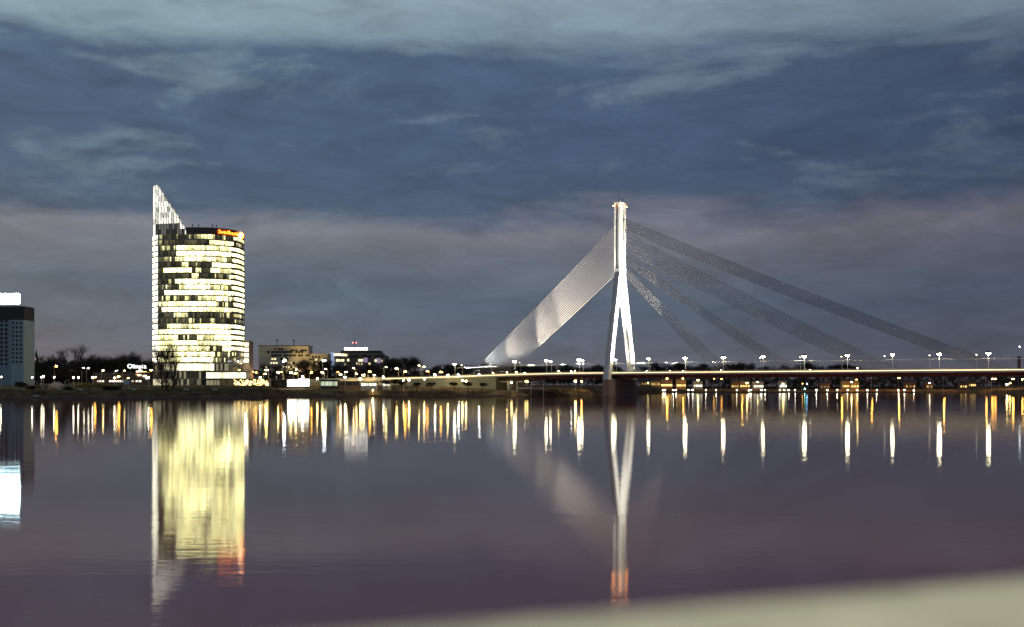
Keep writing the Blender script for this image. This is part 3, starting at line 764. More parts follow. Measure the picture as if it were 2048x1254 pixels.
q = MB(); x = xat(706.5, YH); q.tube((x, YH+8, zat(701, YH)), (x, YH+8, zat(676, YH)), .35, .15, 6); q.tube((x-1.3, YH+8, zat(686, YH)), (x+1.3, YH+8, zat(686, YH)), .2, .2, 5); q.build('roof_mast', M_dark, hot)
for px, y, w_, v, c in ((672, 709.5, 2.6, 2.4, 0), (679, 709.5, 2.6, 2.4, 0), (686, 710, 2.6, 2.2, 0), (692, 710.5, 2.0, 1.4, 0), (674, 721, 1.6, 2, 0), (677.5, 721, 1.6, 2, 0), (683, 721, 1.6, 1.6, 0), (686.5, 721, 1.6, 2, 0), (696.5, 720.5, 1.6, 1.8, 0),
                     (719, 721, 1.7, 2, 0), (723.5, 721, 1.7, 2, 0), (752, 721.5, 2., 2, 0), (764, 722, 1.2, .6, 0), (714, 727, 1.2, .8, 0), (739, 728, 1.4, 1.6, 0), (703, 713, 3.6, 0, 0), (712, 713, 3.6, 0, 0), (728, 713, 3.6, 0, 0), (737, 713, 3.6, 0, 0), (754, 713, 3.6, 0, 0), (763, 713, 3.6, 0, 0),
                     (731, 723, 3.4, .35, 1), (757, 724, 3.4, .3, 1), (719, 728, 1.2, .5, 0), (724, 728, 1.2, .5, 0), (700, 728, 1.2, 0, 0), (690, 729, 1.2, .4, 0)):
    add_window(hot, xat(px, YH), YH-.02 if y > 711 else YH-.02, zat(y+2, YH), w_, 1.8 if not c else 4., v, (.8, .6, .95) if c else (1., .82, .45))
hs = thing('hotel_sign', 'long white glowing sign bar on the hotel roof', 'sign', (xat(711, YH), YH+3, zat(701, YH)))
for i in range(8):
    q = MB(); q.box((-8.3+i*2.36, 0, .55), (2.1 if i % 3 else 1.8, .5, 1.7)); q.build('sign_letter', emi('sign_white', (1, .97, .86), 8), hs)
q = MB(); q.box((0, .4, 0), (19, .3, .55)); q.build('sign_rail', M_dark, hs)
for i, dx in enumerate((-1.3, 1.3)):
    o = thing('obstruction_light', ['left red warning light on the hotel mast', 'right red warning light on the hotel mast'][i], 'warning light', (xat(706.5, YH)+dx, YH+8, zat(686, YH)+.2), 0, 'red lights on the hotel mast')
    q = MB(); q.ball((0, 0, .35), .5, seg=6, rings=4); q.build('lamp_globe', emi('mast_red', (1, .1, .08), 6), o)

# apartment high-rise with an illuminated billboard, left edge
YA = 700.
apt = thing('apartment_tower', 'pale apartment high-rise with a grid of small square windows at the left edge', 'building')
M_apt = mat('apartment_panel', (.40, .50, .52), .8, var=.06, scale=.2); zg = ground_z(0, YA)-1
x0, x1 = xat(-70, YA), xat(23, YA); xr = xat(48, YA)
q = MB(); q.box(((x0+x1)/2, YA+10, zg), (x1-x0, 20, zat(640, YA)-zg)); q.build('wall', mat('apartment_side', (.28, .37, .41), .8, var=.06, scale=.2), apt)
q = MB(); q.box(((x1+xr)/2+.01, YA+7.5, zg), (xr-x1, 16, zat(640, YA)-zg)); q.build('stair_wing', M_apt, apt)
q = MB(); q.box(((x0+xr)/2-.3, YA+8.5, zat(640, YA)), (xr-x0, 15, zat(612, YA)-zat(640, YA))); q.build('roof_storey', M_roof, apt)
for r in range(10):
    for c, px in enumerate((27, 34.5, 42.5)): add_window(apt, xat(px, YA), YA-.52, zat(648.5+r*8.6, YA), 1.2, 1.3, 0, frame=M_apt)
for r in range(11):
    for c in range(9): add_window(apt, xat(-62+c*9.3, YA), YA-.02, zat(644+r*8.6, YA), 1.3, 1.3, .5 if rw.random() < .06 else 0)
bb = thing('rooftop_billboard', 'brilliant blue-white rooftop billboard above the left apartment high-rise', 'billboard', (xat(36, YA)-12.2, YA+2, zat(612, YA)))
q = MB()
for i in range(6):
    q.box((-10+i*4.1, .6, 0), (.25, .25, 2.4)); q.tube((-10+i*4.1, 3.8, 0), (-10+i*4.1, .6, 3.6), .1, .1, 5)
q.build('support_frame', M_dark, bb)
for i in range(6):
    q = MB(); q.box((-10.15+i*4.12, 0, 1.4), (3.7, .5, 6.)); q.build('light_panel', emi('billboard_cyan', (.62, .92, 1.), 45), bb)

# twin church spires far behind the trees, and a small lit one
for i, px in enumerate((57.5, 72.5)):
    YS = 1300.; c = thing('church_spire', ['left one of the twin dark church spires behind the trees', 'right one of the twin dark church spires behind the trees'][i], 'church spire', (xat(px, YS), YS, ground_z(px, YS)), 0, 'twin church spires')
    zb = 24; q = MB(); q.box((0, 0, -1), (6, 6, zb+1)); q.build('tower', M_conc, c)
    q = MB(); ht = zat(697, YS)-ground_z(px, YS)
    for a in range(8):
        t0, t1 = 2*math.pi*a/8, 2*math.pi*(a+1)/8; q.tri((3.1*math.cos(t0), 3.1*math.sin(t0), zb), (3.1*math.cos(t1), 3.1*math.sin(t1), zb), (0, 0, ht))
    q.build('spire', M_roof, c)
YS = 980.; c = thing('lit_turret', 'small turret with a glowing dome between the twin dark spires', 'turret', (xat(68, YS), YS, ground_z(68, YS)))
q = MB(); hh = zat(722, YS)-ground_z(68, YS); q.box((0, 0, -1), (2.4, 2.4, hh+1)); q.build('tower', M_cream, c)
q = MB(); q.tube((0, 0, hh), (0, 0, hh+1.2), 1.6, 1.9, 8); q.tube((0, 0, hh+1.2), (0, 0, hh+3.5), 1.9, 1., 8); q.tube((0, 0, hh+3.5), (0, 0, hh+8), .8, .05, 8); q.build('dome', emi('dome_glow', (1., .55, .4), .28), c)  # light on the dome is put into its material as a glow

# shopping centre with its white neon name
YM = 790.
mall = thing('shopping_centre', 'low shopping centre with bright shopfronts left of the tower', 'building'); zg = ground_z(260, YM)-.5
q = MB(); q.box(((xat(186, YM)+xat(302, YM))/2, YM+12, zg), (xat(302, YM)-xat(186, YM), 24, zat(745, YM)-zg)); q.build('wall', mat('mall_wall', (.12, .10, .09), .7, var=.2, scale=.2), mall)
q = MB(); q.box(((xat(268, YM)+xat(300, YM))/2, YM-1.05, zat(748, YM)), (10, 2, 1.2)); q.build('canopy', M_dark, mall)
for a, c, v in ((194, 198, 1.), (199, 203, 2.2), (204, 208.5, 2.), (218, 222, 2.6), (223, 228, 2.4), (229, 233, 2.2), (234, 238, 1.9), (239, 243, 2.2), (244, 247, 1.2), (254, 258, .6), (263, 268, .8), (271, 277, 1.6), (278, 283, 2.6)):
    add_window(mall, xat((a+c)/2, YM), YM-.02, zat(764, YM), round((c-a)*YM/F-.25, 1), 1.1, v, (1., .86, .66))
for px, y, w_, v, col in ((276, 743.5, 2.2, 4, (1, .8, .5)), (281, 741.5, 2.2, 4, (1, .9, .7)), (288, 744.5, 4., 2.2, (1, .75, .3)), (279, 750, 2.4, 3, (1, .55, .35)), (274, 748, 1.2, 2, (1, .3, .15)), (291, 752, 1.6, 3, (1, .95, .6)), (294, 756, 1.6, 3, (.95, 1, .7)), (287, 752, .8, 2, (.8, 1, .5))):
    q = MB(); q.box((0, -.4, 0), (w_, .3, 1.2), 0, 0, tuple(v*x for x in col)); o = q.build('shop_sign', GL, mall, glow=True); o.location = (xat(px, YM), YM-.02, zat(y+2, YM))
ns = thing('neon_sign', 'white neon name sign in round letters on the shopping centre roof', 'sign', (xat(277, YM), YM-1, zat(745, YM)))
M_neon = emi('neon_white', (.93, 1., .95), 2.2)
for ch, px, s in (('O', 260.5, 3.6), ('l', 267.3, 3.4), ('i', 270., 3.3), ('m', 274.4, 3.4), ('p', 281.5, 3.4), ('i', 286., 3.3), ('a', 291., 3.6)):
    o = link('sign_letter', text_mesh(ch, s*1.12, M_neon, .12, .008), ns, loc=(xat(px, YM)-xat(277, YM), 0, zat(736.5, YM)-zat(745, YM)), rot=(R(90), 0, 0))
q = MB(); q.tube((-6, .4, 2.7), (6.2, .4, 2.7), .08, .08, 5)
for x in (-5, -1.5, 2, 5.5): q.tube((x, .4, 0), (x, .4, 3), .08, .08, 5)
q.build('sign_frame', M_steel, ns)

# podium terrace of the tower and string lit cafe
def pavilion(name, label, p0, p1, ytop, ybot, Y, dep, nb, v, col, m, slabw=.5, cat='pavilion', base=True):
    t = thing(name, label, cat); zg = ground_z((p0+p1)/2, Y)-.4; zb = zat(ybot, Y); zt = zat(ytop, Y); x0, x1 = xat(p0, Y), xat(p1, Y)
    q = MB(); q.box(((x0+x1)/2, Y+dep/2+.3, min(zg, zb-.1)), (x1-x0, dep, zt-min(zg, zb-.1))); q.build('wall', m, t)
    q = MB(); q.box(((x0+x1)/2, Y+dep/2-.3, zt), (x1-x0+1.2, dep+1.4, slabw)); q.build('roof', M_roof, t)
    for i in range(nb):
        a, c = x0+(x1-x0)*i/nb+.15, x0+(x1-x0)*(i+1)/nb-.15; vv = v*rw.uniform(.7, 1.2); q = MB(); k = 3
        for j in range(k):
            u0, u1 = a+(c-a)*j/k, a+(c-a)*(j+1)/k; s = vv*rw.uniform(.6, 1.1); q.quad((u0, Y+.22, zb+.3), (u1, Y+.22, zb+.3), (u1, Y+.22, zt-.3), (u0, Y+.22, zt-.3), 0, tuple(s*x for x in col))
        q.build('window', GL, t, glow=True)
        q = MB(); q.box((a-.15, Y+.1, zb), (.22, .4, zt-zb)); q.build('pillar', M_dark, t)
    return t
pavilion('podium', 'glazed podium hall glowing at the right foot of the tower', 412, 492, 744, 757.5, 722, 10, 5, 2.4, (1, .92, .6), M_conc, .4, 'podium')
pavilion('arcade', 'dark arcade below the glowing podium hall', 412, 440, 759.5, 771.5, 716, 5, 4, .3, (1, .85, .5), M_dark, .3, 'arcade')
ter = pavilion('terrace_cafe', 'riverside terrace hung with golden string lights right of the tower', 441, 538, 758, 771.5, 712, 6, 8, .06, (1, .75, .35), M_dark, .3, 'cafe')
q = MB(); rs = random.Random(5)
for i in range(150):
    px = rs.uniform(468, 537); y = rs.uniform(759.5, 771); c = at(px, y, 711.2+rs.uniform(-.5, .4)); q.ball(c, .16, seg=4, rings=3)
q.build('string_lights', lampmat('warm', 14), ter, kind='stuff')
pavilion('dark_pavilion', 'dark flat-roofed riverside pavilion left of the two white light boxes', 539, 573, 761, 773, 726, 7, 3, .01, (1, .7, .4), mat('brown_timber', (.12, .07, .05), .7, var=.2, scale=1.), .4)
for i, (a, c, y0, y1, v) in enumerate(((575, 594, 760, 773, 14), (596, 618, 758.5, 772.5, 14))):
    t = thing('light_box', ['left one of two dazzling white light boxes on the quay', 'right one of two dazzling white light boxes on the quay'][i], 'light box', (xat((a+c)/2, 722), 722, ground_z((a+c)/2, 722)-.2), 0, 'white light boxes on the quay')
    wd = xat(c, 722)-xat(a, 722); zb = zat(y1, 722)-t.location.z; hh = zat(y0, 722)-zat(y1, 722)
    q = MB(); q.box((0, .45, 0), (wd+.4, .8, zb+hh+.25)); q.build('frame', M_dark, t)
    for j in range(3):
        q = MB(); q.box((-wd/2+wd*(j+.5)/3, -.02, zb+.1), (wd/3-.08, .1, hh-.1)); q.build('light_panel', emi('box_white', (1., .96, .76), v), t)
pavilion('glass_cafe', 'low glass cafe with a dark flat roof right of the light boxes', 641, 675, 762, 772.5, 720, 7, 4, .7, (.85, 1., .7), M_dark, .8, 'cafe')
pavilion('brown_kiosk', 'long dark kiosk between the glass cafe and the boat house', 678, 718, 763, 772, 722, 6, 3, .015, (1, .7, .4), mat('brown_timber', (.12, .07, .05)), .4, 'kiosk')
pavilion('boat_house', 'low white lit boat house by the quay right of the dark kiosk', 722, 753, 765.5, 772.5, 716, 6, 4, 2.0, (1, .98, .8), M_pale, .3, 'boat house')
pavilion('quay_shed', 'narrow lit shed beneath the bridge ramp near the round trees', 765, 780, 766, 772.5, 718, 4, 2, 1.6, (1, .95, .8), M_pale, .3, 'shed')

# white gantry frame and blue sign board on the bank
t = thing('gantry_frame', 'white steel gantry frame on the bank below the bridge deck', 'gantry'); Yg = 716.
for px in (1016, 1034, 1062, 1087):
    q = MB(); P = at(px, 763, Yg); zg = ground_z(px, Yg)-.3; q.box((P.x, P.y, zg), (.5, .5, P.z-zg)); q.build('post', M_rail, t)
for a, c, y in ((1000, 1016, 763.5), (1034, 1087, 763.5), (1034, 1087, 776.5)):
    q = MB(); A, C = at(a, y, Yg), at(c, y+.3, Yg); q.tube(A, C, .25, .25, 6); q.build('beam', M_rail, t)
t = thing('sign_board', 'pale blue notice board on white posts beside the riverside path', 'sign', (xat(253, 590), 590, ground_z(253, 590)-.1))
q = MB(); q.box((0, 0, 3.2), (2.9, .15, 2.)); q.build('board', mat('board_blue', (.45, .62, .66), .5), t)
for x in (-1.2, 1.2): q = MB(); q.tube((x, .12, 0), (x, .12, 5.2), .09, .09, 6); q.build('post', M_rail, t)
q = MB(); q.tube((-2.4, .12, 1.2), (3.8, .12, 1.2), .07, .07, 5); q.build('rail', M_rail, t)

# ------------------------------------------------------------------ trees
def bare_tree(seed, spread=.38, twigs=2600, trunk_h=.22, upright=.45, leafy=0):
    """unit tree, 1 m tall: trunk with limbs, and a crown of fine twigs; scaled by its root"""
    rr = random.Random(seed); tr = MB(); tips = []
    def grow(p, d, L, r, lev):
        n = 3; q = p
        for i in range(n):
            d2 = (d+Vector((rr.uniform(-.2, .2), rr.uniform(-.2, .2), rr.uniform(-.05, .14)))).normalized()
            e = q+d2*L/n; tr.tube(q, e, r*(1-.25*i/n), r*(1-.25*(i+1)/n), 5 if lev < 2 else 3, cap=False); q = e; d = d2
            if lev >= 0: tips.append((q.copy(), d.copy(), lev))
        if lev < 3:
            for j in range(rr.choice([3, 3, 4])):
                a = rr.uniform(0, 6.28); s = rr.uniform(.45, .95)
                dd = (d*upright*1.6+Vector((math.cos(a), math.sin(a), .25))*s*spread*2).normalized()
                grow(q if j else q-d*L*.2, dd, (.27 if lev < 0 else L*.72)*rr.uniform(.8, 1.1), r*.6, lev+1)
        if lev == -1:                                    # low side limbs down the trunk
            for j in range(5):
                a = rr.uniform(0, 6.28); grow(p+d*L*rr.uniform(.35, .95), Vector((math.cos(a)*spread*2, math.sin(a)*spread*2, rr.uniform(.1, .6))).normalized(), .17*rr.uniform(.7, 1.1), r*.4, 1)
    grow(Vector((0, 0, -.02)), Vector((0, 0, 1)), trunk_h, .016, -1)
    top = max(t[0].z for t in tips); k = 1/top
    cr = MB()
    for i in range(twigs):
        p, d, lev = rr.choice(tips)
        p = p+Vector((rr.gauss(0, .03), rr.gauss(0, .03), rr.gauss(0, .03)))*top
        if leafy:
            s = rr.uniform(.010, .022)*top*leafy; u = Vector((rr.gauss(0, 1), rr.gauss(0, 1), rr.gauss(0, 1))).normalized(); v = u.orthogonal().normalized()
            cr.quad(p-u*s, p+v*s*.6, p+u*s, p-v*s*.6)
        else:
            u = (d+Vector((rr.gauss(0, .7), rr.gauss(0, .7), rr.gauss(.25, .6)))).normalized(); L = rr.uniform(.03, .085)*top; v = u.orthogonal().normalized()*top*rr.uniform(.0012, .0024)
            cr.quad(p-v, p+v, p+u*L+v*.3, p+u*L-v*.3)
    for m in (tr, cr): m.v = [(x*k, y*k, z*k) for x, y, z in m.v]
    return tr.mesh('trunk', M_bark), cr.mesh('crown', [M_leaf if leafy else M_twig])
TREES = [bare_tree(21, .40, 2600), bare_tree(22, .34, 2600, .26), bare_tree(23, .48, 2900, .18), bare_tree(24, .42, 3000, .15)]
LEAFY = [bare_tree(31, .45, 5200, .14, .45, 1.0), bare_tree(32, .38, 5200, .18, .5, 1.0), bare_tree(33, .5, 5600, .12, .4, 1.1)]
POPLAR = bare_tree(41, .15, 1500, .12, .95)
def tree(label, px, ytop, Y, meshes, wide=1., group=None, name='bare_tree', rz=0., foot=None):
    z = ground_z(px, Y)-.2 if foot is None else foot; h = zat(ytop, Y)-z
    t = thing(name, label, 'tree', (xat(px, Y), Y, z), rz, group); t.scale = (h*wide, h*wide, h)
    link('trunk', meshes[0], t); link('crown', meshes[1], t); return t
rt = random.Random(9)
GL1 = 'bare trees behind the left bank'
row = [(-35, 722), (8, 728), (28, 726), (52, 724), (84, 716), (96, 712), (110, 711), (122, 709), (160, 712), (172, 709), (184, 711), (196, 709), (209, 711), (221, 713), (232, 709), (243, 703), (256, 704), (268, 712), (281, 715), (294, 713), (304, 718)]
for i, (px, y) in enumerate(row):
    ms = TREES[i % 4]; Y = 830+rt.uniform(-15, 40)
    tree('%s bare tree from the left in the dark row behind the left bank' % ordn(i), px, y, Y, ms, rt.uniform(.85, 1.15), GL1, rz=rt.uniform(0, 6))
    if i > 3: tree('%s rear tree from the left, half hidden behind the front row' % ordn(i-4), px+rt.uniform(3, 8), y+rt.uniform(8, 15), Y+60, LEAFY[i % 3], 1.1, 'rear trees behind the left bank', 'rear_tree', rt.uniform(0, 6))
tree('tallest bare tree with a rounded crown left of the tower', 143, 686, 800, TREES[0], .95, None, 'bare_tree', 1.)
for i, (px, y, w_) in enumerate(((333, 684, .55), (345, 700, .5), (323, 697, .5))):
    tree(['tall dark bare tree in front of the tower, middle of three', 'slender bare tree in front of the tower, right of three', 'slender bare tree in front of the tower, left of three'][i], px, y, 588+i*1.5, POPLAR, w_*1.6, 'bare trees in front of the tower', 'bare_tree', i)
for i, (px, y) in enumerate(((540, 725), (562, 722), (600, 720), (618, 716), (630, 716), (642, 722), (664, 728), (684, 731), (700, 730), (716, 729), (735, 728), (757, 726), (776, 716), (790, 714), (803, 711), (817, 712), (830, 715), (842, 718))):
    tree('%s tree from the left along the waterfront street right of the tower' % ordn(i), px, y, 850+rt.uniform(-20, 30) if px < 770 else 900, (TREES+LEAFY)[i % 7], rt.uniform(1., 1.3), 'trees along the waterfront street', 'street_tree', rt.uniform(0, 6))
i = 0
for px in list(range(858, 1040, 15))+list(range(1046, 1250, 16)):
    tree('%s tree from the left in the low wood behind the left bridge ramp' % ordn(i), px+rt.uniform(-4, 4), rt.uniform(727, 735), 1050+rt.uniform(0, 80), LEAFY[i % 3] if i % 3 else TREES[i % 4], rt.uniform(1.2, 1.6), 'low wood behind the bridge ramp', 'far_tree', rt.uniform(0, 6)); i += 1
i = 0
for px in range(1282, 2060, 18):
    far = px > 1720
    y = (rt.uniform(724, 733) if px < 1700 else rt.uniform(736, 748))
    tree('%s tree from the pylon in the dark treeline on the far bank' % ordn(i), px+rt.uniform(-5, 5), y, 1330+rt.uniform(0, 50) if px < 1960 else 1250+rt.uniform(0, 30), LEAFY[i % 3] if i % 2 else TREES[i % 4], rt.uniform(1.1, 1.5), 'dark treeline on the far bank', 'far_tree', rt.uniform(0, 6)); i += 1

# round-headed quay trees and bushes
def ball_tree(seed, n=900, m=M_leaf, flat=.62, trunk=True):
    rr = random.Random(seed); cr = MB(); lob = [(Vector((rr.gauss(0, .32), rr.gauss(0, .32), rr.gauss(0, .14))), rr.uniform(.32, .55)) for _ in range(9)]
    for i in range(n):
        c, r = rr.choice(lob); d = Vector((rr.gauss(0, 1), rr.gauss(0, 1), rr.gauss(0, 1))).normalized(); p = c+d*r*rr.uniform(.55, 1.08)
        p = Vector((p.x, p.y, p.z*flat)); s = rr.uniform(.05, .11); u = Vector((rr.gauss(0, 1), rr.gauss(0, 1), rr.gauss(0, 1))).normalized(); v = u.orthogonal().normalized()
        cr.quad(p-u*s, p+v*s*.6, p+u*s, p-v*s*.6)
    tr = MB(); tr.tube((0, 0, -1.6), (0, 0, -.2), .07, .05, 6)
    for j in range(5): a = j*1.26; tr.tube((0, 0, -.45), (.4*math.cos(a), .4*math.sin(a), .05), .04, .02, 4)
    return tr.mesh('trunk', M_bark), cr.mesh('crown', m)
BALLS = [ball_tree(51), ball_tree(52)]
for i, (px, y, r, Y) in enumerate(((772, 765, 3.0, 712), (788, 763, 4.2, 714), (803, 766, 3.2, 712), (834, 768.5, 2.9, 710), (862, 768.5, 3.0, 710), (909, 768, 3.1, 711), (935, 768, 3.1, 711), (964, 769, 3.2, 712))):
    zc = zat(y, Y); t = thing('round_tree', '%s clipped round-headed tree from the left on the quay under the ramp' % ordn(i), 'tree', (xat(px, Y), Y, zc), i, 'clipped round trees on the quay'); t.scale = (r, r, r)
    a, b_ = BALLS[i % 2]; k = (zc-ground_z(px, Y))/1.55/r; link('trunk', a, t, scale=(1, 1, max(.3, k))); link('crown', b_, t)
BUSH = {'dark': ball_tree(61, 1100, M_leaf, .7), 'olive': ball_tree(62, 1100, M_olive, .6), 'blossom': ball_tree(63, 1100, M_bloss, .75)}
for i, (px, Y, r, kind, lab) in enumerate(((112, 618, 3.7, 'blossom', 'pale blossoming bush near the left end of the riverside path'), (84, 612, 3.2, 'dark', 'dark bush left of the pale blossoming bush'), (137, 586, 2.7, 'dark', 'dark leggy shrub on the bank right of the blossoming bush'),
                              (160, 622, 4.2, 'olive', 'first broad olive bush right of the dark leggy shrub'), (177, 620, 4.0, 'olive', 'second broad olive bush right of the dark leggy shrub'), (197, 622, 4.1, 'olive', 'third broad olive bush right of the dark leggy shrub'), (216, 590, 2.9, 'dark', 'left one of the two dark shrubs beside the notice board'), (231, 590, 3.0, 'dark', 'right one of the two dark shrubs beside the notice board'),
                              (242, 622, 3.6, 'olive', 'olive bush behind the notice board'), (40, 640, 3.6, 'dark', 'dark bush below the apartment high-rise'), (62, 600, 2.6, 'dark', 'small dark bush at the left end of the path'))):
    z = ground_z(px, Y)+r*.42; t = thing('bush', lab, 'bush', (xat(px, Y), Y, z), i); t.scale = (r*1.25, r, r*.9)
    link('stem', BUSH[kind][0], t, scale=(1, 1, .5)); link('foliage', BUSH[kind][1], t)

# ------------------------------------------------------------------ town lamps
def zone(px): return 'along the left bank' if px < 300 else 'right of the tower along the quay'
globes = [(2, 754), (64, 755), (83, 754.5), (87, 752.5), (108, 754.5), (147, 755), (156.5, 755), (185, 754.5), (229, 755.5), (297, 755)]
for i, (px, y) in enumerate(globes):
    Y = 606; z = ground_z(px, Y); globe_lamp('globe_lamp', '%s white globe lamp from the left behind the riverside bushes' % ordn(i), (xat(px, Y), Y, z), zat(y, Y)-z, 'white', 110, 'white globe lamps behind the riverside path', .3)
lows = [(24, 736, 'white', 90), (41, 742, 'orange', 160), (50, 742, 'white', 50), (64, 743, 'orange', 300), (113, 732, 'orange', 220), (168, 735.5, 'white', 90), (177, 736, 'white', 90), (190.5, 754, 'orange', 130), (206.7, 740.7, 'warm', 260),
        (232.5, 742, 'white', 60), (237.7, 753, 'orange', 200), (249, 741, 'warm', 110), (257, 756, 'orange', 180), (302.5, 740, 'orange', 260)]
for i, (px, y, c, p) in enumerate(lows):
    Y = 755 if y < 748 else 720; z = ground_z(px, Y)
    nm = {'orange': 'amber', 'white': 'white', 'warm': 'yellowish'}[c]
    arm_lamp('street_lamp', '%s street lamp from the left before the dark trees, %s light' % (ordn(i), nm), (xat(px, Y)-1.3, Y, z), zat(y, Y)-z, c, int(p*.8), 'street lamps before the dark trees on the left bank', 0, 1.3, [.42, .58, .36][i % 3])
quay = [(491.7, 721.7, 'white', 300), (500, 725.6, 'white', 120), (568.8, 721.7, 'cool', 330), (648.8, 721, 'cool', 380), (505, 743.6, 'orange', 330), (512, 745, 'orange', 200), (533, 739.7, 'warm', 300), (530.8, 747.5, 'warm', 240), (556.6, 745, 'warm', 260), (563, 744, 'orange', 120),
        (582, 745, 'warm', 240), (592.5, 739, 'warm', 320), (591, 746.5, 'warm', 200), (623, 745, 'orange', 260), (645, 745, 'warm', 200), (651, 737.7, 'warm', 300), (676, 744, 'orange', 80), (681, 749, 'white', 100), (692.5, 743.6, 'warm', 340), (707, 736, 'warm', 360), (713, 747.5, 'warm', 300),
        (727, 750, 'warm', 280), (739.7, 743, 'orange', 280), (748, 750, 'white', 200), (772, 734, 'warm', 400), (793, 736.6, 'warm', 300), (810.5, 743, 'orange', 330), (838, 731, 'warm', 280), (848, 733.5, 'warm', 180), (855, 742, 'orange', 110), (882, 743.6, 'orange', 330)]
for i, (px, y, c, p) in enumerate(sorted(quay)):
    tall = y < 726; Y = (775 if not tall else 762)+rt.uniform(-8, 18); z = ground_z(px, Y)
    nm = {'orange': 'amber', 'white': 'white', 'warm': 'yellowish', 'cool': 'cold white'}[c]
    arm_lamp('street_lamp', '%s street lamp from the tower along the quay road, %s light' % (ordn(i), nm), (xat(px, Y)+(1.3 if i % 2 else -1.3), Y, z), zat(y, Y)-z, c, int(p*.5), 'street lamps along the quay road', math.pi if i % 2 else 0, 1.3, [.5, .74, .62, .44][i % 4] if not tall else .85)
walk = [(520.6, 755.5, 'white', 120), (605, 754, 'white', 260), (634.7, 757, 'warm', 200), (690, 754.5, 'white', 160), (721, 757.7, 'warm', 200), (766.7, 754, 'white', 140), (807, 761.6, 'warm', 240), (818, 760, 'warm', 220), (848.8, 758.4, 'warm', 240), (870, 750, 'white', 260), (895.6, 750.6, 'warm', 180),
        (925, 760.8, 'warm', 280), (932, 762.3, 'warm', 240), (1023, 765, 'warm', 60), (1051, 763.4, 'warm', 80), (1055, 763.4, 'warm', 80), (1151, 762.5, 'warm', 200), (1163, 762.5, 'orange', 260)]
for i, (px, y, c, p) in enumerate(walk):
    Y = 728 if px < 640 else (715 if px < 1030 else 745); z = ground_z(px, Y)
    if px in (870, 895.6): Y = 738; z = ground_z(px, Y)
    globe_lamp('quay_globe_lamp', '%s small globe lamp from the tower along the quay walk below the ramp' % ordn(i), (xat(px, Y), Y, z), max(2.2, zat(y, Y)-z), c, int(p*.6), 'small globe lamps along the quay walk', [.48, .6, .42][i % 3])
globe_lamp('quay_globe_lamp', 'low amber lamp at the edge of the water below the boat house', (xat(745.6, 702), 702, ground_z(745.6, 702)), max(1.2, zat(780, 702)-ground_z(745.6, 702)), 'warm', 240, None, .28)
# lamps low on the bridge parapet
for i, (px, k_) in enumerate(((1014, None), (1033, None), (1150, None), (1117, None), (986, None), (1715, None))):
    k = k_of_px(px, HW-.6); P = bp_(k, HW-.6, dz(k)+.004)
    globe_lamp('deck_lamp', '%s low lamp at railing height on the near bridge edge, counted from the ramp' % ordn(sorted((1014, 1033, 1150, 1117, 986, 1715)).index(px)), P, 1.6, 'warm', 90, 'low lamps at railing height on the bridge', .26)

# ------------------------------------------------------------------ far bank: floating jetty with white lights, houses, lamps
YJ = 1190.
q = MB(); M_jet = mat('jetty_deck', (.10, .085, .07), .8, var=.2, scale=.3)
jt = thing('floating_jetty', 'long low floating jetty in front of the far bank', 'jetty', (0, 0, 0))
for i in range(20):
    a, c = 1272+(1840-1272)*i/20, 1272+(1840-1272)*(i+1)/20
    q = MB(); q.box(((xat(a, YJ)+xat(c, YJ))/2, YJ+2, -.4), (xat(c, YJ)-xat(a, YJ)-.3, 3.4, 1.2)); q.build('pontoon', M_jet, jt)
dl = [1278.6, 1287, 1307, 1320, 1327, 1331, 1347, 1352.6, 1377.5, 1386, 1412, 1433, 1474, 1498.7, 1502.5, 1523.6, 1531, 1560.6, 1569, 1578.7, 1591, 1634, 1655.6, 1676, 1696, 1716, 1735.7, 1755, 1798, 1810.5, 1828.6]
for i, px in enumerate(dl):
    globe_lamp('jetty_light', '%s small white light from the pylon along the floating jetty' % ordn(i), (xat(px, YJ), YJ+1.5+(i % 2), .8), 1.75, 'white', 130, 'small white lights along the floating jetty', .32)
def house(label, px0, px1, yeave, Y, roofh, wins, v, wallm, col=(1, .72, .3), name='house', lit=0.):
    zg = ground_z((px0+px1)/2, Y)-.3; x0, x1 = xat(px0, Y), xat(px1, Y); ze = max(zg+2.8, zat(yeave, Y)); d = 8.
    t = thing(name, label, 'house', ((x0+x1)/2, Y, zg), 0, 'lit houses on the far bank'); w_ = x1-x0; h = ze-zg
    q = MB(); q.box((0, d/2, 0), (w_, d, h)); q.build('wall', wallm, t)
    q = MB(); o = .4
    q.quad((-w_/2-o, -o, h-.1), (w_/2+o, -o, h-.1), (w_/2+o, d/2, h+roofh), (-w_/2-o, d/2, h+roofh)); q.quad((w_/2+o, d+o, h-.1), (-w_/2-o, d+o, h-.1), (-w_/2-o, d/2, h+roofh), (w_/2+o, d/2, h+roofh))
    q.tri((-w_/2, 0, h), (-w_/2, d/2, h+roofh-.15), (-w_/2, d, h)); q.tri((w_/2, 0, h), (w_/2, d, h), (w_/2, d/2, h+roofh-.15)); rf = q.build('roof', M_roof, t)
    q = MB(); q.box((w_*.25, d/2, h+roofh-.8), (.8, .8, 2.)); q.build('chimney', M_conc, rf)
    for i in range(wins):
        add_window(t, -w_/2+w_*(i+.5)/wins, -.03, h*.30, round(min(1.6, w_/wins*.66), 1), round(min(2., h*.45), 1), v*rw.choice([.5, 1, 1, 1.3]), col)
    return t
M_h1 = mat('ochre_plaster', (.42, .30, .14), .8, var=.1, scale=.4); M_h2 = mat('white_plaster', (.55, .52, .45), .8, var=.08, scale=.4); M_h3 = mat('brown_boards', (.16, .10, .06), .8, var=.15, scale=.5)
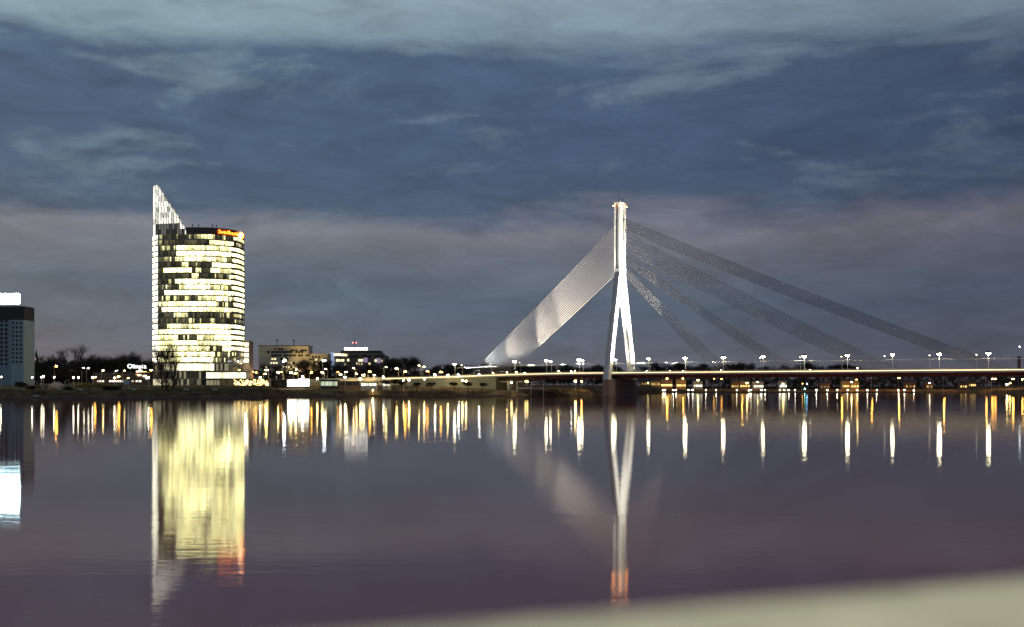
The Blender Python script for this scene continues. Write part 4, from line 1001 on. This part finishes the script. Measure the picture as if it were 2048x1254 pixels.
HS = [(1282, 1300, 762, 2.5, 3, .6, M_h3), (1302, 1320, 762, 3, 4, .8, M_h1), (1322, 1345, 759, 2, 5, 3.2, M_h1), (1353, 1372, 759, 2, 4, 2.2, M_h1), (1387, 1405, 762, 2.4, 4, 2.6, M_h2), (1463, 1478, 763, 2, 3, 1.4, M_h3), (1480, 1500, 762, 3, 4, 2., M_h1),
      (1507, 1527, 763, 2, 4, 2.4, M_h2), (1559, 1574, 762, 2, 3, 3., M_h2), (1640, 1660, 766, 2.5, 3, .3, M_h3), (1684, 1700, 762, 2.5, 4, 1.8, M_h1), (1702, 1718, 763, 2, 3, 2.2, M_h1), (1810, 1832, 764, 2.5, 3, .8, M_h3), (1852, 1866, 765, 2.5, 2, .9, M_h3), (1920, 1934, 765, 2, 3, 1.6, M_h3), (1938, 1952, 760, 2, 4, 1.8, M_h3)]
for i, (a, c, y, rh, n, v, m) in enumerate(HS):
    house('%s lit house from the pylon along the far bank under the deck' % ordn(i), a, c, y, 1285 if i % 2 else 1292, rh, n, v, m, (1, .95, .72) if m is M_h2 else (1, .66, .22))
fl = [(1296, 765, 'warm', 60), (1334, 757, 'orange', 480), (1366, 757, 'orange', 420), (1396, 760, 'warm', 340), (1428, 757, 'orange', 90), (1443, 757.5, 'orange', 90), (1484, 751, 'orange', 700), (1494, 766, 'warm', 260), (1515, 764, 'warm', 160), (1566, 768, 'warm', 240), (1605, 767, 'orange', 60), (1684, 751, 'orange', 700), (1703, 764, 'warm', 600), (1713, 759, 'orange', 90), (1744, 751, 'orange', 700),
      (1798, 756, 'orange', 760), (1859, 766, 'white', 120), (1888, 751, 'orange', 700), (1973, 752, 'orange', 760), (1985, 757.7, 'orange', 300), (1991, 757.7, 'orange', 340), (2026, 757.7, 'orange', 600), (2045, 758.6, 'orange', 440), (2014, 769, 'warm', 300), (2020, 766, 'warm', 240)]
for i, (px, y, c, p) in enumerate(fl):
    Y = 1268 if px < 1960 else 1190-(px-1960)*1.4; z = ground_z(px, Y)
    arm_lamp('far_street_lamp', '%s amber street lamp from the pylon along the far bank' % ordn(i), (xat(px, Y)-.8, Y, z), max(3, zat(y, Y)-z), c, int(p*.45), 'amber street lamps on the far bank', 0, .6, [.6, .8][i % 2])
for i, (px, y, c) in enumerate(((1614, 768, 'blue'), (1609.5, 777.5, 'green'))):
    Y = 1200; b0 = thing('channel_marker', ['blue channel light on a post before the far bank', 'green channel light on a post before the far bank'][i], 'marker light', (xat(px, Y), Y, -1), 0)
    q = MB(); q.tube((0, 0, 0), (0, 0, zat(y, Y)+1), .14, .1, 6); q.build('post', M_dark, b0)
    q = MB(); q.ball((0, 0, zat(y, Y)+1.2), .4, seg=6, rings=4); q.build('lamp_globe', lampmat(c, 60), b0)
# tall mast light and chimney at the right edge
Y = 1050.; z = ground_z(2039, Y); arm_lamp('high_mast_lamp', 'tall mast with a cold white light at the right edge', (xat(2037, Y), Y, z), zat(693, Y)-z, 'cool', 90, None, 0, 1.0, .5)
t = thing('chimney', 'slim red-brown chimney behind the bridge at the right edge', 'chimney', (xat(2038, 1300), 1300, ground_z(2038, 1300)-.5)); q = MB(); hh = zat(713, 1300)-t.location.z
q.tube((0, 0, 0), (0, 0, hh), 1.9, 1.5, 14); q.build('shaft', mat('chimney_brick', (.22, .06, .045), .8, var=.15, scale=.3), t); q = MB(); q.tube((0, 0, hh-1.2), (0, 0, hh+.2), 1.75, 1.75, 14); q.build('rim', M_dark, t)

# undergrowth and the dense far wood that read as one dark mass
def thicket(name, label, spans, m, seed, cat='wood'):
    rr = random.Random(seed); q = MB()
    for (p0, p1, Y0, Y1, yt0, yt1, n) in spans:
        for i in range(n):
            px = rr.uniform(p0, p1); Y = rr.uniform(Y0, Y1); zg = ground_z(px, Y)
            zt = zat(yt0+(yt1-yt0)*(.5+.5*math.sin(px*.13+math.sin(px*.041)*3)), Y); z = zg+(zt-zg)*rr.random()**.8
            p = Vector((xat(px, Y), Y, z)); sz = rr.uniform(.5, 1.1); u = Vector((rr.gauss(0, 1), rr.gauss(0, 1), rr.gauss(0, 1))).normalized(); v = u.orthogonal().normalized()
            q.quad(p-u*sz, p+v*sz*.6, p+u*sz, p-v*sz*.6)
    o = q.build(name, m, kind='stuff'); o['label'] = label; o['category'] = cat
thicket('far_woodland', 'dense dark woodland mass along the far bank under the bridge', [(1250, 2080, 1305, 1325, 752, 758, 16000), (2000, 2400, 1200, 1260, 750, 760, 4000)], M_leaf, 71)
thicket('undergrowth', 'dark undergrowth between the trees of the left bank', [(-80, 310, 835, 870, 722, 738, 9000), (500, 780, 850, 870, 738, 744, 4000), (780, 1250, 1000, 1040, 738, 744, 7000)], M_leaf, 72)

# quay railing, slipway, benches and a line of bollards along the water
qr = thing('quay_railing', 'low dark railing along the quay edge below the bridge ramp', 'railing')
prev = None; post = MB(); post.tube((0, 0, -.1), (0, 0, 1.15), .11, .09, 6); pm = post.mesh('post', M_dark)
for i in range(54):
    px = 770+i*7.0; Y = lerp_table(ST, px, 1)+6.2; P = Vector((xat(px, Y), Y, ground_z(px, Y)))
    link('post', pm, qr, loc=P)
    if prev is not None:
        q = MB(); q.tube(prev+Vector((0, 0, 1.05)), P+Vector((0, 0, 1.05)), .06, .06, 4); q.build('rail', M_dark, qr)
    prev = P
q = MB(); P0 = [(xat(p, Y), Y, ground_z(p, Y)+.14) for p, Y in ((58, 571), (70, 571), (78, 549), (66, 549))]
q.quad(*P0[::-1]); tag(q.build('slipway', M_pale), 'pale concrete slipway running down the left bank to the water', 'slipway')
def bench(label, px, Y):
    t = thing('bench', label, 'bench', (xat(px, Y), Y, ground_z(px, Y)+.12), 0, 'benches beside the riverside path')
    q = MB(); q.box((0, 0, .42), (2.2, .5, .08)); q.build('seat', M_pale, t)
    q = MB(); q.box((0, .28, .5), (2.2, .08, .5)); q.build('backrest', M_pale, t)
    for x in (-.9, .9): q = MB(); q.box((x, 0, 0), (.1, .45, .42)); q.build('leg', M_dark, t)
for i, px in enumerate((118, 161, 268, 372, 430)):
    bench('%s pale bench from the left beside the riverside path' % ordn(i), px, 579)
# stones along the foot of the left bank
rb = random.Random(14); q = MB()
for i in range(900):
    px = rb.uniform(-60, 1180); Y = lerp_table(ST, px, 1)+rb.uniform(-.3, 2.4)*lerp_table(ST, px, 2); z = ground_z(px, Y); a = rb.uniform(.25, .7)
    q.ball((xat(px, Y), Y, z), (a*1.3, a, a*.6), seg=5, rings=3)
o = q.build('bank_stones', mat('wet_stone', (.10, .08, .065), .7, var=.3, scale=.8), kind='stuff'); o['label'] = 'dark stones along the foot of the left bank'; o['category'] = 'stones'
# dry grass tufts on the bank slope
q = MB()
for i in range(9000):
    px = rb.uniform(-80, 540) if i % 3 else rb.uniform(540, 1180); c_ = lerp_table(ST, px, 2); off = rb.uniform(5, 60)
    if 25 < off < 31.5: continue
    Y = lerp_table(ST, px, 1)+off*c_; z = ground_z(px, Y); x = xat(px, Y); hh = rb.uniform(.15, .6); wd = rb.uniform(.15, .4)
    q.tri((x-wd, Y, z-.05), (x+wd, Y+rb.uniform(-.2, .2), z-.05), (x+rb.uniform(-.3, .3), Y+rb.uniform(-.2, .2), z+hh))
o = q.build('bank_grass', mat('dry_grass', (.16, .12, .06), .9, var=.3, scale=.1, spec=0.), kind='stuff'); o['label'] = 'dry grass tufts on the river bank'; o['category'] = 'grass'
